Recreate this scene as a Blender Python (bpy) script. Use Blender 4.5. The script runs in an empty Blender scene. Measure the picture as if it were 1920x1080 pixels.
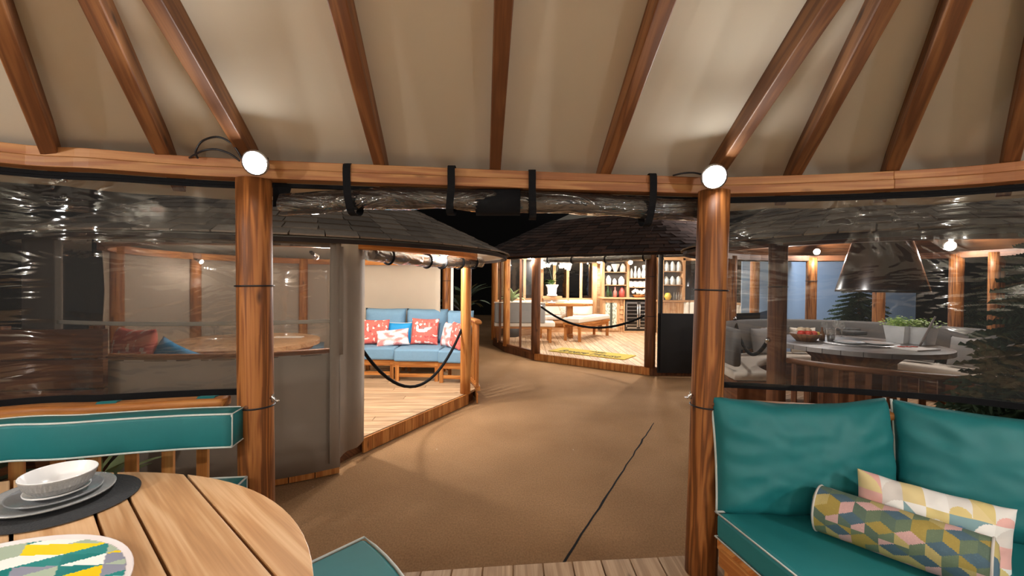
import bpy, bmesh, math, random
from mathutils import Vector, Matrix, Euler, noise
random.seed(7)
sc = bpy.context.scene
C = sc.collection
PI = math.pi
# ---------------------------------------------------------------- camera
FPX, CAMZ = 820.0, 1.61
CAMROT = Matrix.Rotation(math.radians(90 - 0.63), 4, 'X') @ Matrix.Rotation(0.010, 4, 'Z')
cd = bpy.data.cameras.new('camera'); cd.sensor_width = 36; cd.lens = FPX / 1920 * 36
cd.clip_start = 0.05; cd.clip_end = 200
cam = bpy.data.objects.new('camera', cd); C.objects.link(cam)
cam.matrix_world = Matrix.Translation((0, 0, CAMZ)) @ CAMROT
sc.camera = cam
# ---------------------------------------------------------------- world, exposure
w = bpy.data.worlds.new('night'); sc.world = w; w.use_nodes = True
w.node_tree.nodes['Background'].inputs[0].default_value = (0.72, 0.68, 0.64, 1)
w.node_tree.nodes['Background'].inputs[1].default_value = 0.11
sc.view_settings.view_transform = 'Standard'; sc.view_settings.look = 'None'
sc.view_settings.gamma = 1; sc.view_settings.use_curve_mapping = False
sc.view_settings.exposure = 0.6
LAMP_OWN, LAMP_REAR, LAMP_GL, LAMP_GF, LAMP_GR = 26.0, 60.0, 62.0, 100.0, 30.0
LAMP_COL = (1.0, 0.97, 0.92)
ZD = 0.15                                   # deck height above the carpet
def ray(x, y):
    return (CAMROT.to_3x3() @ Vector(((x - 960) / FPX, -(y - 540) / FPX, -1)))
def P(x, y, d):                             # measured point at distance d in front of the viewer
    r = ray(x, y); return Vector((0, 0, CAMZ)) + r * (d / r.y)
def G(x, y, z):                             # measured point on a level of height z
    r = ray(x, y); return Vector((0, 0, CAMZ)) + r * ((z - CAMZ) / r.z)
V = Vector
# ---------------------------------------------------------------- mesh builder
WM = {}
class MB:
    def __init__(s): s.v = []; s.f = []; s.uv = []; s.col = []
    def quadgrid(s, pts, nu, nv, uvf, closed_u=False, colf=None):
        b = len(s.v); s.v += [tuple(p) for p in pts]
        for i in range(nu if closed_u else nu - 1):
            for j in range(nv - 1):
                i2 = (i + 1) % nu
                s.f.append((b + i * nv + j, b + i2 * nv + j, b + i2 * nv + j + 1, b + i * nv + j + 1))
                s.uv.append([uvf(i, j), uvf(i + 1, j), uvf(i + 1, j + 1), uvf(i, j + 1)])
                s.col.append(colf(i, j) if colf else None)
        return b
    def face(s, pts, uvs=None, col=None):
        b = len(s.v); s.v += [tuple(p) for p in pts]; s.f.append(tuple(range(b, b + len(pts))))
        s.uv.append(uvs or [(0, 0)] * len(pts)); s.col.append(col)
    def box(s, p0, p1, wd, ht, up=V((0, 0, 1))):      # bar from p0 to p1
        p0 = V(p0); p1 = V(p1); z = (p1 - p0); L = z.length; z = z / L
        x = z.cross(up)
        if x.length < 1e-4: x = z.cross(V((1, 0, 0)))
        x.normalize(); y = x.cross(z).normalized()
        a = [x * wd / 2 + y * ht / 2, -x * wd / 2 + y * ht / 2, -x * wd / 2 - y * ht / 2, x * wd / 2 - y * ht / 2]
        b = len(s.v); s.v += [tuple(p0 + q) for q in a] + [tuple(p1 + q) for q in a]
        acc = [0, wd, wd + ht, 2 * wd + ht, 2 * wd + 2 * ht]
        for k in range(4):
            k2 = (k + 1) % 4
            s.f.append((b + k, b + k2, b + 4 + k2, b + 4 + k)); s.uv.append([(0, acc[k]), (0, acc[k + 1]), (L, acc[k + 1]), (L, acc[k])]); s.col.append(None)
        for fc in ((3, 2, 1, 0), (4, 5, 6, 7)):
            s.f.append(tuple(b + q for q in fc)); s.uv.append([(0, 0), (0.01, 0), (0.01, ht), (0, ht)]); s.col.append(None)
    def cbox(s, c, size, rz=0.0):                     # box by centre and size
        c = V(c); sx, sy, sz = size; R = Matrix.Rotation(rz, 3, 'Z')
        ax = [R @ V((1, 0, 0)), R @ V((0, 1, 0)), V((0, 0, 1))]
        k = max(range(3), key=lambda q: size[q])
        o = [q for q in range(3) if q != k]
        p0 = c - ax[k] * size[k] / 2; p1 = c + ax[k] * size[k] / 2
        if k == 2: s.box(p0, p1, size[0], size[1], up=ax[1])
        else: s.box(p0, p1, size[o[0]], sz)
    def tube(s, pts, r, n=8, closed=False, caps=True):
        pts = [V(p) for p in pts]; N = len(pts); rr = r if isinstance(r, (list, tuple)) else [r] * N
        ring = []; acc = 0; us = []
        prev = None
        for i, p in enumerate(pts):
            if closed: t = pts[(i + 1) % N] - pts[i - 1]
            else: t = pts[min(i + 1, N - 1)] - pts[max(i - 1, 0)]
            t.normalize()
            if prev is None:
                a = t.orthogonal().normalized()
            else:
                a = prev - t * prev.dot(t)
                a = a.normalized() if a.length > 1e-5 else t.orthogonal().normalized()
            prev = a; b = t.cross(a)
            if i: acc += (pts[i] - pts[i - 1]).length
            us.append(acc)
            ring += [p + (a * math.cos(q * 2 * PI / n) + b * math.sin(q * 2 * PI / n)) * rr[i] for q in range(n)]
        base = len(s.v); s.v += [tuple(p) for p in ring]
        for i in range(N if closed else N - 1):
            i2 = (i + 1) % N
            u0, u1 = us[i], (us[i2] if i2 else us[i] + 0.05)
            for q in range(n):
                q2 = (q + 1) % n
                s.f.append((base + i * n + q, base + i * n + q2, base + i2 * n + q2, base + i2 * n + q))
                v0 = q * 2 * PI * rr[i] / n; v1 = (q + 1) * 2 * PI * rr[i] / n
                s.uv.append([(u0, v0), (u0, v1), (u1, v1), (u1, v0)]); s.col.append(None)
        if caps and not closed:
            for e, rev in ((0, True), (N - 1, False)):
                fc = [base + e * n + q for q in range(n)]
                if rev: fc.reverse()
                s.f.append(tuple(fc)); s.uv.append([(0, .01 * q) for q in range(n)]); s.col.append(None)
    def lathe(s, prof, c=(0, 0, 0), n=24, colf=None, M=None):
        c = V(c); b = len(s.v); m = len(prof)
        for q in range(n):
            a = q * 2 * PI / n
            for r, z in prof:
                p = V((r * math.cos(a), r * math.sin(a), z))
                s.v.append(tuple((M @ p) if M else c + p))
        for q in range(n):
            q2 = (q + 1) % n
            for j in range(m - 1):
                if prof[j][0] < 1e-6 and prof[j + 1][0] < 1e-6: continue
                s.f.append((b + q * m + j, b + q2 * m + j, b + q2 * m + j + 1, b + q * m + j + 1))
                s.uv.append([(prof[j][1], q / n), (prof[j][1], (q + 1) / n), (prof[j + 1][1], (q + 1) / n), (prof[j + 1][1], q / n)])
                s.col.append(colf(q / n, j) if colf else None)
    def prism(s, poly, z0, z1, ang=0.0):              # vertical prism; grain along angle
        ca, sa = math.cos(ang), math.sin(ang)
        uvp = lambda p: (p[0] * ca + p[1] * sa, -p[0] * sa + p[1] * ca)
        n = len(poly); b = len(s.v)
        s.v += [(p[0], p[1], z0) for p in poly] + [(p[0], p[1], z1) for p in poly]
        s.f.append(tuple(b + n + i for i in range(n))); s.uv.append([uvp(p) for p in poly]); s.col.append(None)
        s.f.append(tuple(b + n - 1 - i for i in range(n))); s.uv.append([uvp(poly[n - 1 - i]) for i in range(n)]); s.col.append(None)
        for i in range(n):
            j = (i + 1) % n
            s.f.append((b + i, b + j, b + n + j, b + n + i))
            u0, v0 = uvp(poly[i]); u1, v1 = uvp(poly[j])
            s.uv.append([(u0, v0), (u1, v1), (u1, v1 + z1 - z0), (u0, v0 + z1 - z0)]); s.col.append(None)
    def sweep(s, path, sec, closed=False, caps=True):  # section (a across to the left of travel, b up) along a level path
        path = [V(p) for p in path]; N = len(path); m = len(sec); b = len(s.v); us = [0.0]
        for i in range(1, N): us.append(us[-1] + (path[i] - path[i - 1]).length)
        per = [0.0]
        for k in range(m): per.append(per[-1] + math.dist(sec[k], sec[(k + 1) % m]))
        for i, p in enumerate(path):
            t = (path[(i + 1) % N] - path[i - 1]) if closed else path[min(i + 1, N - 1)] - path[max(i - 1, 0)]
            t.z = 0; t.normalize(); l = V((-t.y, t.x, 0))
            s.v += [tuple(p + l * a + V((0, 0, bb))) for a, bb in sec]
        for i in range(N if closed else N - 1):
            i2 = (i + 1) % N; u1 = us[i2] if i2 else us[i] + .2
            for k in range(m):
                k2 = (k + 1) % m
                s.f.append((b + i * m + k, b + i2 * m + k, b + i2 * m + k2, b + i * m + k2))
                s.uv.append([(us[i], per[k]), (u1, per[k]), (u1, per[k + 1]), (us[i], per[k + 1])]); s.col.append(None)
        if caps and not closed:
            for e, rev in ((0, False), (N - 1, True)):
                fc = [b + e * m + q for q in range(m)]
                if rev: fc.reverse()
                s.f.append(tuple(fc)); s.uv.append([(0, .02 * q) for q in range(m)]); s.col.append(None)
    def mesh(s, name, mat, smooth=False):
        me = bpy.data.meshes.new(name); me.from_pydata(s.v, [], s.f)
        ul = me.uv_layers.new(name='UVMap'); flat = []
        for q in s.uv:
            for a in q: flat += [a[0], a[1]]
        ul.data.foreach_set('uv', flat)
        if any(c is not None for c in s.col):
            ca = me.color_attributes.new('Col', 'FLOAT_COLOR', 'CORNER'); fl = []
            for f_, c in zip(s.f, s.col): fl += list(c or (1, 1, 1)) * 0 + sum([[*(c or (1, 1, 1)), 1.0] for _ in f_], [])
            ca.data.foreach_set('color', fl)
        me.materials.append(mat)
        bm = bmesh.new(); bm.from_mesh(me); bmesh.ops.recalc_face_normals(bm, faces=bm.faces); bm.to_mesh(me); bm.free()
        if smooth: me.polygons.foreach_set('use_smooth', [True] * len(me.polygons))
        return me
    def build(s, name, mat, parent=None, smooth=False, bev=0.0, sub=0, M=None):
        return link(name, s.mesh(name, mat, smooth), parent, M, bev, sub)
def link(name, me, parent=None, M=None, bev=0.0, sub=0):
    o = bpy.data.objects.new(name, me); C.objects.link(o)
    M = M or Matrix.Identity(4); WM[o.name] = M
    if parent:
        o.parent = parent; o.matrix_local = WM[parent.name].inverted() @ M
    else: o.matrix_local = M
    if bev:
        md = o.modifiers.new('bevel', 'BEVEL'); md.width = bev; md.segments = 2; md.limit_method = 'ANGLE'
        md.harden_normals = False
    if sub:
        md = o.modifiers.new('sub', 'SUBSURF'); md.levels = sub; md.render_levels = sub
    return o
def tag(o, label, cat, group=None):
    o['label'] = label; o['category'] = cat
    if group: o['group'] = group
    return o
def thing(name, loc, label, cat, group=None, rz=0.0):
    o = bpy.data.objects.new(name, None); C.objects.link(o); o.empty_display_size = .05
    M = Matrix.Translation(V(loc)) @ Matrix.Rotation(rz, 4, 'Z'); o.matrix_local = M; WM[o.name] = M
    return tag(o, label, cat, group)
def struct(o): o['kind'] = 'structure'; return o
def stuff(o): o['kind'] = 'stuff'; return o
def smooth_path(pts, n=6, closed=False):
    pts = [V(p) for p in pts]; out = []; N = len(pts)
    for i in range(N if closed else N - 1):
        g = lambda k: pts[k % N] if closed else pts[max(0, min(N - 1, k))]
        a, b, c, d = g(i - 1), g(i), g(i + 1), g(i + 2)
        for q in range(n):
            t = q / n
            out.append(0.5 * ((2 * b) + (c - a) * t + (2 * a - 5 * b + 4 * c - d) * t * t + (3 * b - a - 3 * c + d) * t ** 3))
    if not closed: out.append(pts[-1])
    return out
def rrect(a0, a1, b0, b1, r, n=3):
    out = []
    for cx, cy, st in ((a1 - r, b1 - r, 0), (a0 + r, b1 - r, 90), (a0 + r, b0 + r, 180), (a1 - r, b0 + r, 270)):
        for q in range(n + 1):
            t = math.radians(st + 90 * q / n); out.append((cx + r * math.cos(t), cy + r * math.sin(t)))
    return out
def clip(poly, nx, ny, c):                            # keep points with n.p <= c
    out = []; N = len(poly)
    for i in range(N):
        a = poly[i]; b = poly[(i + 1) % N]
        da = a[0] * nx + a[1] * ny - c; db = b[0] * nx + b[1] * ny - c
        if da <= 0: out.append((a[0], a[1]))
        if (da < 0 < db) or (db < 0 < da):
            t = da / (da - db); out.append((a[0] + (b[0] - a[0]) * t, a[1] + (b[1] - a[1]) * t))
    return out
def planks(parent, poly, ang, wd, z0, z1, mat, gap=.005, bev=0.0, name='plank', offs=0.0, maxlen=None):
    nx, ny = -math.sin(ang), math.cos(ang)
    c = [p[0] * nx + p[1] * ny for p in poly]; lo, hi = min(c), max(c)
    k = math.floor((lo - offs) / wd)
    while offs + k * wd < hi:
        a = offs + k * wd; k += 1
        q = clip(poly, nx, ny, a + wd - gap / 2)
        if len(q) > 2: q = clip(q, -nx, -ny, -(a + gap / 2))
        if len(q) < 3: continue
        ar = abs(sum(q[i][0] * q[(i + 1) % len(q)][1] - q[(i + 1) % len(q)][0] * q[i][1] for i in range(len(q)))) / 2
        if ar < .002: continue
        pieces = [q]
        if maxlen:
            tx, ty = math.cos(ang), math.sin(ang)
            us = [p[0] * tx + p[1] * ty for p in q]; s0 = min(us) + random.uniform(.3, 1) * maxlen; pieces = []; rest = q
            while s0 < max(us) - .25:
                a1 = clip(rest, tx, ty, s0 - gap / 2); rest = clip(rest, -tx, -ty, -(s0 + gap / 2))
                if len(a1) > 2: pieces.append(a1)
                s0 += maxlen
            if len(rest) > 2: pieces.append(rest)
        for pc in pieces:
            m = MB(); m.prism(pc, z0, z1, ang); m.build(name, mat, parent, bev=bev)
def circle(cx, cy, r, n=40, ry=None): return [(cx + r * math.cos(2 * PI * i / n), cy + (ry or r) * math.sin(2 * PI * i / n)) for i in range(n)]
def frame(o, x, y):                                   # matrix with given origin, x axis and approx y axis
    x = V(x).normalized(); z = x.cross(V(y)).normalized(); y = z.cross(x)
    M = Matrix((x, y, z)).transposed().to_4x4(); M.translation = V(o); return M
# ---------------------------------------------------------------- materials
def nmat(name):
    m = bpy.data.materials.new(name); m.use_nodes = True; nt = m.node_tree; b = nt.nodes['Principled BSDF']
    return m, nt, b
def rgb(h):
    c = [int(h[i:i + 2], 16) / 255 for i in (0, 2, 4)]
    return tuple((x / 12.92 if x <= .04045 else ((x + .055) / 1.055) ** 2.4) for x in c)
def N(nt, t, **kw):
    n = nt.nodes.new(t)
    for k, v in kw.items(): setattr(n, k, v)
    return n
def mixc(nt, a, b, fac, mode='MIX'):
    m = N(nt, 'ShaderNodeMix', data_type='RGBA', blend_type=mode)
    for s, v in ((0, fac), (6, a), (7, b)):
        if hasattr(v, 'type') and hasattr(v, 'node'): nt.links.new(v, m.inputs[s])
        else: m.inputs[s].default_value = v if s == 0 else (*v[:3], 1)
    return m.outputs[2]
def ramp(nt, src, stops):
    r = N(nt, 'ShaderNodeValToRGB'); e = r.color_ramp.elements
    while len(e) < len(stops): e.new(.5)
    for q, (p, c) in zip(e, stops): q.position = p; q.color = (*c[:3], 1)
    nt.links.new(src, r.inputs[0]); return r.outputs[0]
def bump(nt, b, src, strength, dist=.005):
    n = N(nt, 'ShaderNodeBump'); n.inputs['Strength'].default_value = strength; n.inputs['Distance'].default_value = dist
    nt.links.new(src, n.inputs['Height']); nt.links.new(n.outputs[0], b.inputs['Normal'])
def wood(name, dark, mid, light, rough=.45, vary=.35, knots=True, ring=26, cont=.5):
    dark = tuple(.55 * a + .45 * c for a, c in zip(dark, mid)); m, nt, b = nmat(name); L = nt.links.new
    uv = N(nt, 'ShaderNodeUVMap'); oi = N(nt, 'ShaderNodeObjectInfo')
    off = N(nt, 'ShaderNodeVectorMath', operation='SCALE'); off.inputs[0].default_value = (37, 53, 19); L(oi.outputs['Random'], off.inputs['Scale'])
    add = N(nt, 'ShaderNodeVectorMath', operation='ADD'); L(uv.outputs[0], add.inputs[0]); L(off.outputs[0], add.inputs[1])
    mp = N(nt, 'ShaderNodeMapping'); mp.inputs['Scale'].default_value = (.55, 9, 1); L(add.outputs[0], mp.inputs[0])
    n1 = N(nt, 'ShaderNodeTexNoise'); n1.inputs['Scale'].default_value = 1.6; n1.inputs['Detail'].default_value = 3; n1.inputs['Distortion'].default_value = .4; L(mp.outputs[0], n1.inputs[0])
    sep = N(nt, 'ShaderNodeMath', operation='MULTIPLY'); L(n1.outputs[0], sep.inputs[0]); sep.inputs[1].default_value = ring
    sn = N(nt, 'ShaderNodeMath', operation='SINE'); L(sep.outputs[0], sn.inputs[0])
    mr = N(nt, 'ShaderNodeMapRange'); mr.inputs[1].default_value = -1; mr.inputs[4].default_value = cont; L(sn.outputs[0], mr.inputs[0])
    mp2 = N(nt, 'ShaderNodeMapping'); mp2.inputs['Scale'].default_value = (3, 160, 1); L(add.outputs[0], mp2.inputs[0])
    n2 = N(nt, 'ShaderNodeTexNoise'); n2.inputs['Scale'].default_value = 1; n2.inputs['Detail'].default_value = 2; L(mp2.outputs[0], n2.inputs[0])
    mx = N(nt, 'ShaderNodeMath', operation='MULTIPLY_ADD'); L(n2.outputs[0], mx.inputs[0]); mx.inputs[1].default_value = .55; L(mr.outputs[0], mx.inputs[2])
    col = ramp(nt, mx.outputs[0], [(.12, light), (.62, mid), (1.0, dark)])
    if knots:
        mp3 = N(nt, 'ShaderNodeMapping'); mp3.inputs['Scale'].default_value = (2.6, 7.5, 1); L(add.outputs[0], mp3.inputs[0])
        vo = N(nt, 'ShaderNodeTexVoronoi'); vo.inputs['Scale'].default_value = 1; L(mp3.outputs[0], vo.inputs[0])
        kr = ramp(nt, vo.outputs['Distance'], [(.04, (1, 1, 1)), (.13, (0, 0, 0))])
        col = mixc(nt, col, tuple(x * .4 for x in dark), kr)
    hv = N(nt, 'ShaderNodeHueSaturation'); L(col, hv.inputs['Color'])
    mv = N(nt, 'ShaderNodeMapRange'); mv.inputs[3].default_value = 1 - vary; mv.inputs[4].default_value = 1 + vary * .7; L(oi.outputs['Random'], mv.inputs[0]); L(mv.outputs[0], hv.inputs['Value'])
    L(hv.outputs[0], b.inputs['Base Color']); b.inputs['Roughness'].default_value = rough
    b.inputs['Specular IOR Level'].default_value = .3; bump(nt, b, mx.outputs[0], .12, .002)
    return m
def plain(name, col, rough=.6, metal=0.0, nscale=0, namt=.12, bumpv=0.0, bscale=60, spec=None, coat=0.0, vary=0.0):
    m, nt, b = nmat(name); L = nt.links.new
    b.inputs['Roughness'].default_value = rough; b.inputs['Metallic'].default_value = metal
    if spec is not None: b.inputs['Specular IOR Level'].default_value = spec
    b.inputs['Coat Weight'].default_value = coat
    tc = N(nt, 'ShaderNodeTexCoord')
    n = N(nt, 'ShaderNodeTexNoise'); n.inputs['Scale'].default_value = nscale or 8; n.inputs['Detail'].default_value = 4; L(tc.outputs['Object'], n.inputs[0])
    c = mixc(nt, tuple(x * (1 - namt) for x in col), tuple(min(1, x * (1 + namt)) for x in col), n.outputs[0])
    if vary:
        oi = N(nt, 'ShaderNodeObjectInfo'); hv = N(nt, 'ShaderNodeHueSaturation'); L(c, hv.inputs['Color'])
        mv = N(nt, 'ShaderNodeMapRange'); mv.inputs[3].default_value = 1 - vary; mv.inputs[4].default_value = 1 + vary; L(oi.outputs['Random'], mv.inputs[0]); L(mv.outputs[0], hv.inputs['Value']); c = hv.outputs[0]
    L(c, b.inputs['Base Color'])
    if bumpv:
        n2 = N(nt, 'ShaderNodeTexNoise'); n2.inputs['Scale'].default_value = bscale; n2.inputs['Detail'].default_value = 3; L(tc.outputs['Object'], n2.inputs[0]); bump(nt, b, n2.outputs[0], bumpv, .004)
    return m
def vcol(name, rough=.8, bumpv=.15, bscale=500):
    m, nt, b = nmat(name); a = N(nt, 'ShaderNodeVertexColor', layer_name='Col'); nt.links.new(a.outputs[0], b.inputs['Base Color']); b.inputs['Roughness'].default_value = rough
    tc = N(nt, 'ShaderNodeTexCoord'); n2 = N(nt, 'ShaderNodeTexNoise'); n2.inputs['Scale'].default_value = bscale; nt.links.new(tc.outputs['Object'], n2.inputs[0]); bump(nt, b, n2.outputs[0], bumpv, .002)
    return m
def clear(name, tint=(.9, .9, .9), rough=.04, bumpv=.3, bscale=(2, 2, 6), base=.04, haze=0.0):
    m, nt, b = nmat(name); nt.nodes.remove(b); L = nt.links.new
    out = nt.nodes['Material Output']; tr = N(nt, 'ShaderNodeBsdfTransparent'); tr.inputs[0].default_value = (*tint, 1)
    gl = N(nt, 'ShaderNodeBsdfGlossy'); gl.inputs['Roughness'].default_value = rough; gl.inputs[0].default_value = (1, 1, 1, 1)
    lw = N(nt, 'ShaderNodeLayerWeight'); lw.inputs[0].default_value = .5; pw5 = N(nt, 'ShaderNodeMath', operation='POWER'); L(lw.outputs['Facing'], pw5.inputs[0]); pw5.inputs[1].default_value = 5
    mul = N(nt, 'ShaderNodeMath', operation='MULTIPLY_ADD'); L(pw5.outputs[0], mul.inputs[0]); mul.inputs[1].default_value = .9; mul.inputs[2].default_value = base + .04; mul.use_clamp = True
    ms = N(nt, 'ShaderNodeMixShader'); L(mul.outputs[0], ms.inputs[0])
    if haze:
        df = N(nt, 'ShaderNodeBsdfDiffuse'); df.inputs[0].default_value = (.8, .78, .75, 1); m0 = N(nt, 'ShaderNodeMixShader'); m0.inputs[0].default_value = haze
        L(tr.outputs[0], m0.inputs[1]); L(df.outputs[0], m0.inputs[2]); L(m0.outputs[0], ms.inputs[1])
    else: L(tr.outputs[0], ms.inputs[1])
    L(gl.outputs[0], ms.inputs[2]); L(ms.outputs[0], out.inputs[0])
    if bumpv:
        tc = N(nt, 'ShaderNodeTexCoord'); mp = N(nt, 'ShaderNodeMapping'); mp.inputs['Scale'].default_value = bscale; L(tc.outputs['Object'], mp.inputs[0])
        n = N(nt, 'ShaderNodeTexNoise'); n.inputs['Scale'].default_value = 1; n.inputs['Detail'].default_value = 3; n.inputs['Distortion'].default_value = 1.2; L(mp.outputs[0], n.inputs[0])
        bp = N(nt, 'ShaderNodeBump'); bp.inputs['Strength'].default_value = bumpv; bp.inputs['Distance'].default_value = .06; L(n.outputs[0], bp.inputs['Height'])
        L(bp.outputs[0], gl.inputs['Normal']); L(bp.outputs[0], lw.inputs['Normal'])
    return m
def emit(name, col, s):
    m, nt, b = nmat(name); b.inputs['Emission Color'].default_value = (*col, 1); b.inputs['Emission Strength'].default_value = s; b.inputs['Base Color'].default_value = (*col, 1); return m

WD_POST = wood('wood_post', rgb('3f200e'), rgb('8c5428'), rgb('ab703c'), .5, .08, ring=34, cont=.8)
WD_BEAM = wood('wood_beam', rgb('6a3c1c'), rgb('99623a'), rgb('b58452'), .45, .14)
WD_RAFT = wood('wood_rafter', rgb('452816'), rgb('704628'), rgb('8f6038'), .55, .2)
WD_DECK = wood('wood_deck', rgb('8a684a'), rgb('b08f6e'), rgb('cbab8a'), .6, .18)
WD_TABLE = wood('wood_table', rgb('8a6040'), rgb('bd9064'), rgb('d6b088'), .28, .16, ring=20)
WD_DARK = wood('wood_dark', rgb('3a2012'), rgb('5e3820'), rgb('7a4c2c'), .55, .15)
WD_MID = wood('wood_mid', rgb('6e3d1a'), rgb('a8672f'), rgb('c58a4c'), .5, .15)
WD_PALE = wood('wood_pale', rgb('97693c'), rgb('c4956a'), rgb('dcb68c'), .5, .12)
LINER = plain('roof_liner', rgb('d2cbba'), .9, nscale=1.2, namt=.05, bumpv=.05, bscale=200)
CANVAS = plain('canvas', rgb('8d8073'), .9, nscale=3, namt=.06, bumpv=.1, bscale=300)
CANVAS_L = plain('canvas_light', rgb('b3a594'), .9, nscale=2, namt=.06, bumpv=.2, bscale=4)
BLACKC = plain('black_webbing', (.004, .004, .005), .9, spec=.2, bumpv=.1, bscale=300)
BLACKT = plain('black_tarpaulin', (.004, .004, .005), .5)
CABLE = plain('black_cable', (.006, .006, .01), .4)
TEAL = plain('teal_canvas', rgb('0f6c70'), .6, nscale=30, namt=.06, bumpv=.12, bscale=700)
PIPING = plain('white_piping', rgb('c9cfcb'), .7)
BLUE = plain('blue_grey_fabric', rgb('6f93ae'), .85, nscale=40, namt=.08, bumpv=.15, bscale=400)
CREAM = plain('cream_fabric', rgb('d9cdbf'), .9, nscale=30, namt=.06, bumpv=.12, bscale=300)
GREYF = plain('grey_fabric', rgb('8d8a88'), .9, nscale=30, namt=.08, bumpv=.12, bscale=300)
CYAN = plain('cyan_fabric', rgb('1f94d4'), .7, nscale=30, namt=.08)
SHING = plain('cedar_shingle', rgb('a09080'), .8, nscale=14, namt=.3, bumpv=.5, bscale=40, vary=.35)
SHING2 = plain('brown_shingle', rgb('5c4236'), .8, nscale=14, namt=.3, bumpv=.5, bscale=40, vary=.6)
CHROME = plain('chrome', (.75, .75, .75), .18, 1.0)
STEEL = plain('steel', (.55, .55, .56), .3, 1.0)
HOODM = plain('brushed_black_metal', (.15, .15, .155), .22, 1.0, nscale=3, namt=.3)
CERAM = plain('white_ceramic', rgb('e9e9ea'), .15, coat=.5)
CERAMG = plain('grey_ceramic', rgb('9a9b9c'), .25, coat=.3, nscale=200, namt=.25)
CERAMD = plain('dark_grey_ceramic', rgb('84868a'), .25, coat=.3, nscale=60, namt=.2)
WOVEN = plain('charcoal_woven', (.018, .019, .022), .85, bumpv=.9, bscale=160)
GLASSW = clear('drinking_glass', (.93, .95, .95), .02, 0, base=.10, haze=.10)
PANE = clear('dark_window_glass', (.10, .11, .13), .03, .05, base=.03)
VINYL = clear('clear_vinyl', (.70, .70, .69), .05, .32, (1.6, 1.6, 5), base=.0, haze=.015)
VINYLC = clear('crinkled_vinyl', (.42, .44, .47), .06, .7, (4, 6, 14), base=.08, haze=.02)
VINYLW = clear('window_vinyl', (.60, .57, .55), .06, .10, (3, 3, 5), base=.02, haze=.04)
PRINT = vcol('printed_fabric')
PRINTG = vcol('printed_glazed', .22, 0)
LENS = emit('lamp_lens', (1, .97, .93), 60)
LEAF = plain('leaf_green', rgb('4d6b2e'), .5, nscale=10, namt=.35, vary=.3)
LEAFD = plain('leaf_dark', rgb('2c3a22'), .5, nscale=10, namt=.35, vary=.3)
LEAFY = plain('leaf_pale', rgb('9aa878'), .5, nscale=20, namt=.3, vary=.2)
HERB = plain('herb_green', rgb('b4d070'), .6, nscale=20, namt=.35, vary=.3)
NEEDLE = plain('fir_needle', rgb('3d4d3a'), .5, nscale=10, namt=.4)
PETAL = plain('white_petal', rgb('f4efe2'), .6)
# ---------------------------------------------------------------- shared builders
def pillow_mesh(name, wd, ht, th, mat, colf=None, nu=26, nv=20, pinch=.07, wr=.0, seed=0, power=.55, sag=0.0):
    m = MB()
    for side in (1, -1):
        pts = []
        for i in range(nu):
            for j in range(nv):
                u = -1 + 2 * i / (nu - 1); v = -1 + 2 * j / (nv - 1)
                x = u * wd / 2 * (1 - pinch * (1 - v * v)); y = v * ht / 2 * (1 - pinch * (1 - u * u))
                prof = max(0, (1 - u ** 4) * (1 - v ** 4)) ** power
                z = side * th / 2 * prof
                if wr:
                    e = noise.noise(V((u * 2.2 + seed, v * 2.2, side * 3.1))) + .5 * noise.noise(V((u * 5 + seed, v * 5, 7)))
                    edge = (1 - abs(u)) * (1 - abs(v)); radial = math.sin(math.atan2(v, u) * 14 + seed) * (1 - min(1, edge * 2.2))
                    z += side * wr * (e + .5 * radial) * min(1, prof * 1.5); y += wr * .5 * noise.noise(V((u * 3, seed, 1)))
                y -= sag * (1 - u * u) * (v + 1) / 2
                pts.append((x, y, z))
        m.quadgrid(pts, nu, nv, lambda i, j: (i / nu, j / nv), colf=(lambda i, j: colf((i + .5) / (nu - 1), (j + .5) / (nv - 1))) if colf else None)
    me = m.mesh(name, mat, True)
    bm = bmesh.new(); bm.from_mesh(me); bmesh.ops.remove_doubles(bm, verts=bm.verts, dist=1e-5); bmesh.ops.recalc_face_normals(bm, faces=bm.faces); bm.to_mesh(me); bm.free()
    return me
def edge_loop(wd, ht, pinch, sides='tblr', n=14, sag=0.0):
    f = lambda u, v: V((u * wd / 2 * (1 - pinch * (1 - v * v)), v * ht / 2 * (1 - pinch * (1 - u * u)) - sag * (1 - u * u) * (v + 1) / 2, 0))
    out = []
    T = [-1 + 2 * q / n for q in range(n + 1)]
    if 'l' in sides: out.append([f(-1, t) for t in T])
    if 'r' in sides: out.append([f(1, t) for t in T])
    if 't' in sides: out.append([f(t, 1) for t in T])
    if 'b' in sides: out.append([f(t, -1) for t in T])
    return out
def pillow(name, wd, ht, th, M, mat, label, cat='pillow', group=None, colf=None, pipe=None, sides='tblr', pr=.005, **kw):
    me = pillow_mesh(name, wd, ht, th, mat, colf, **kw)
    if pipe is None:
        return tag(link(name, me, None, M), label, cat, group)
    e = thing(name, M.translation, label, cat, group)
    link('cover', me, e, M)
    for pth in edge_loop(wd, ht, kw.get('pinch', .07), sides, sag=kw.get('sag', 0)):
        m = MB(); m.tube([M @ p for p in pth], pr, 6); m.build('piping', pipe, e, True)
    return e
def stand(loc, yaw, tilt, ht, roll=0.0):      # matrix for a pillow resting on its lower edge, facing -Y turned by yaw, leaning back by tilt
    M = Matrix.Translation(V(loc)) @ Matrix.Rotation(yaw, 4, 'Z') @ Matrix.Rotation(PI / 2 - tilt, 4, 'X') @ Matrix.Rotation(roll, 4, 'Z') @ Matrix.Translation((0, ht / 2, 0))
    return M
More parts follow.
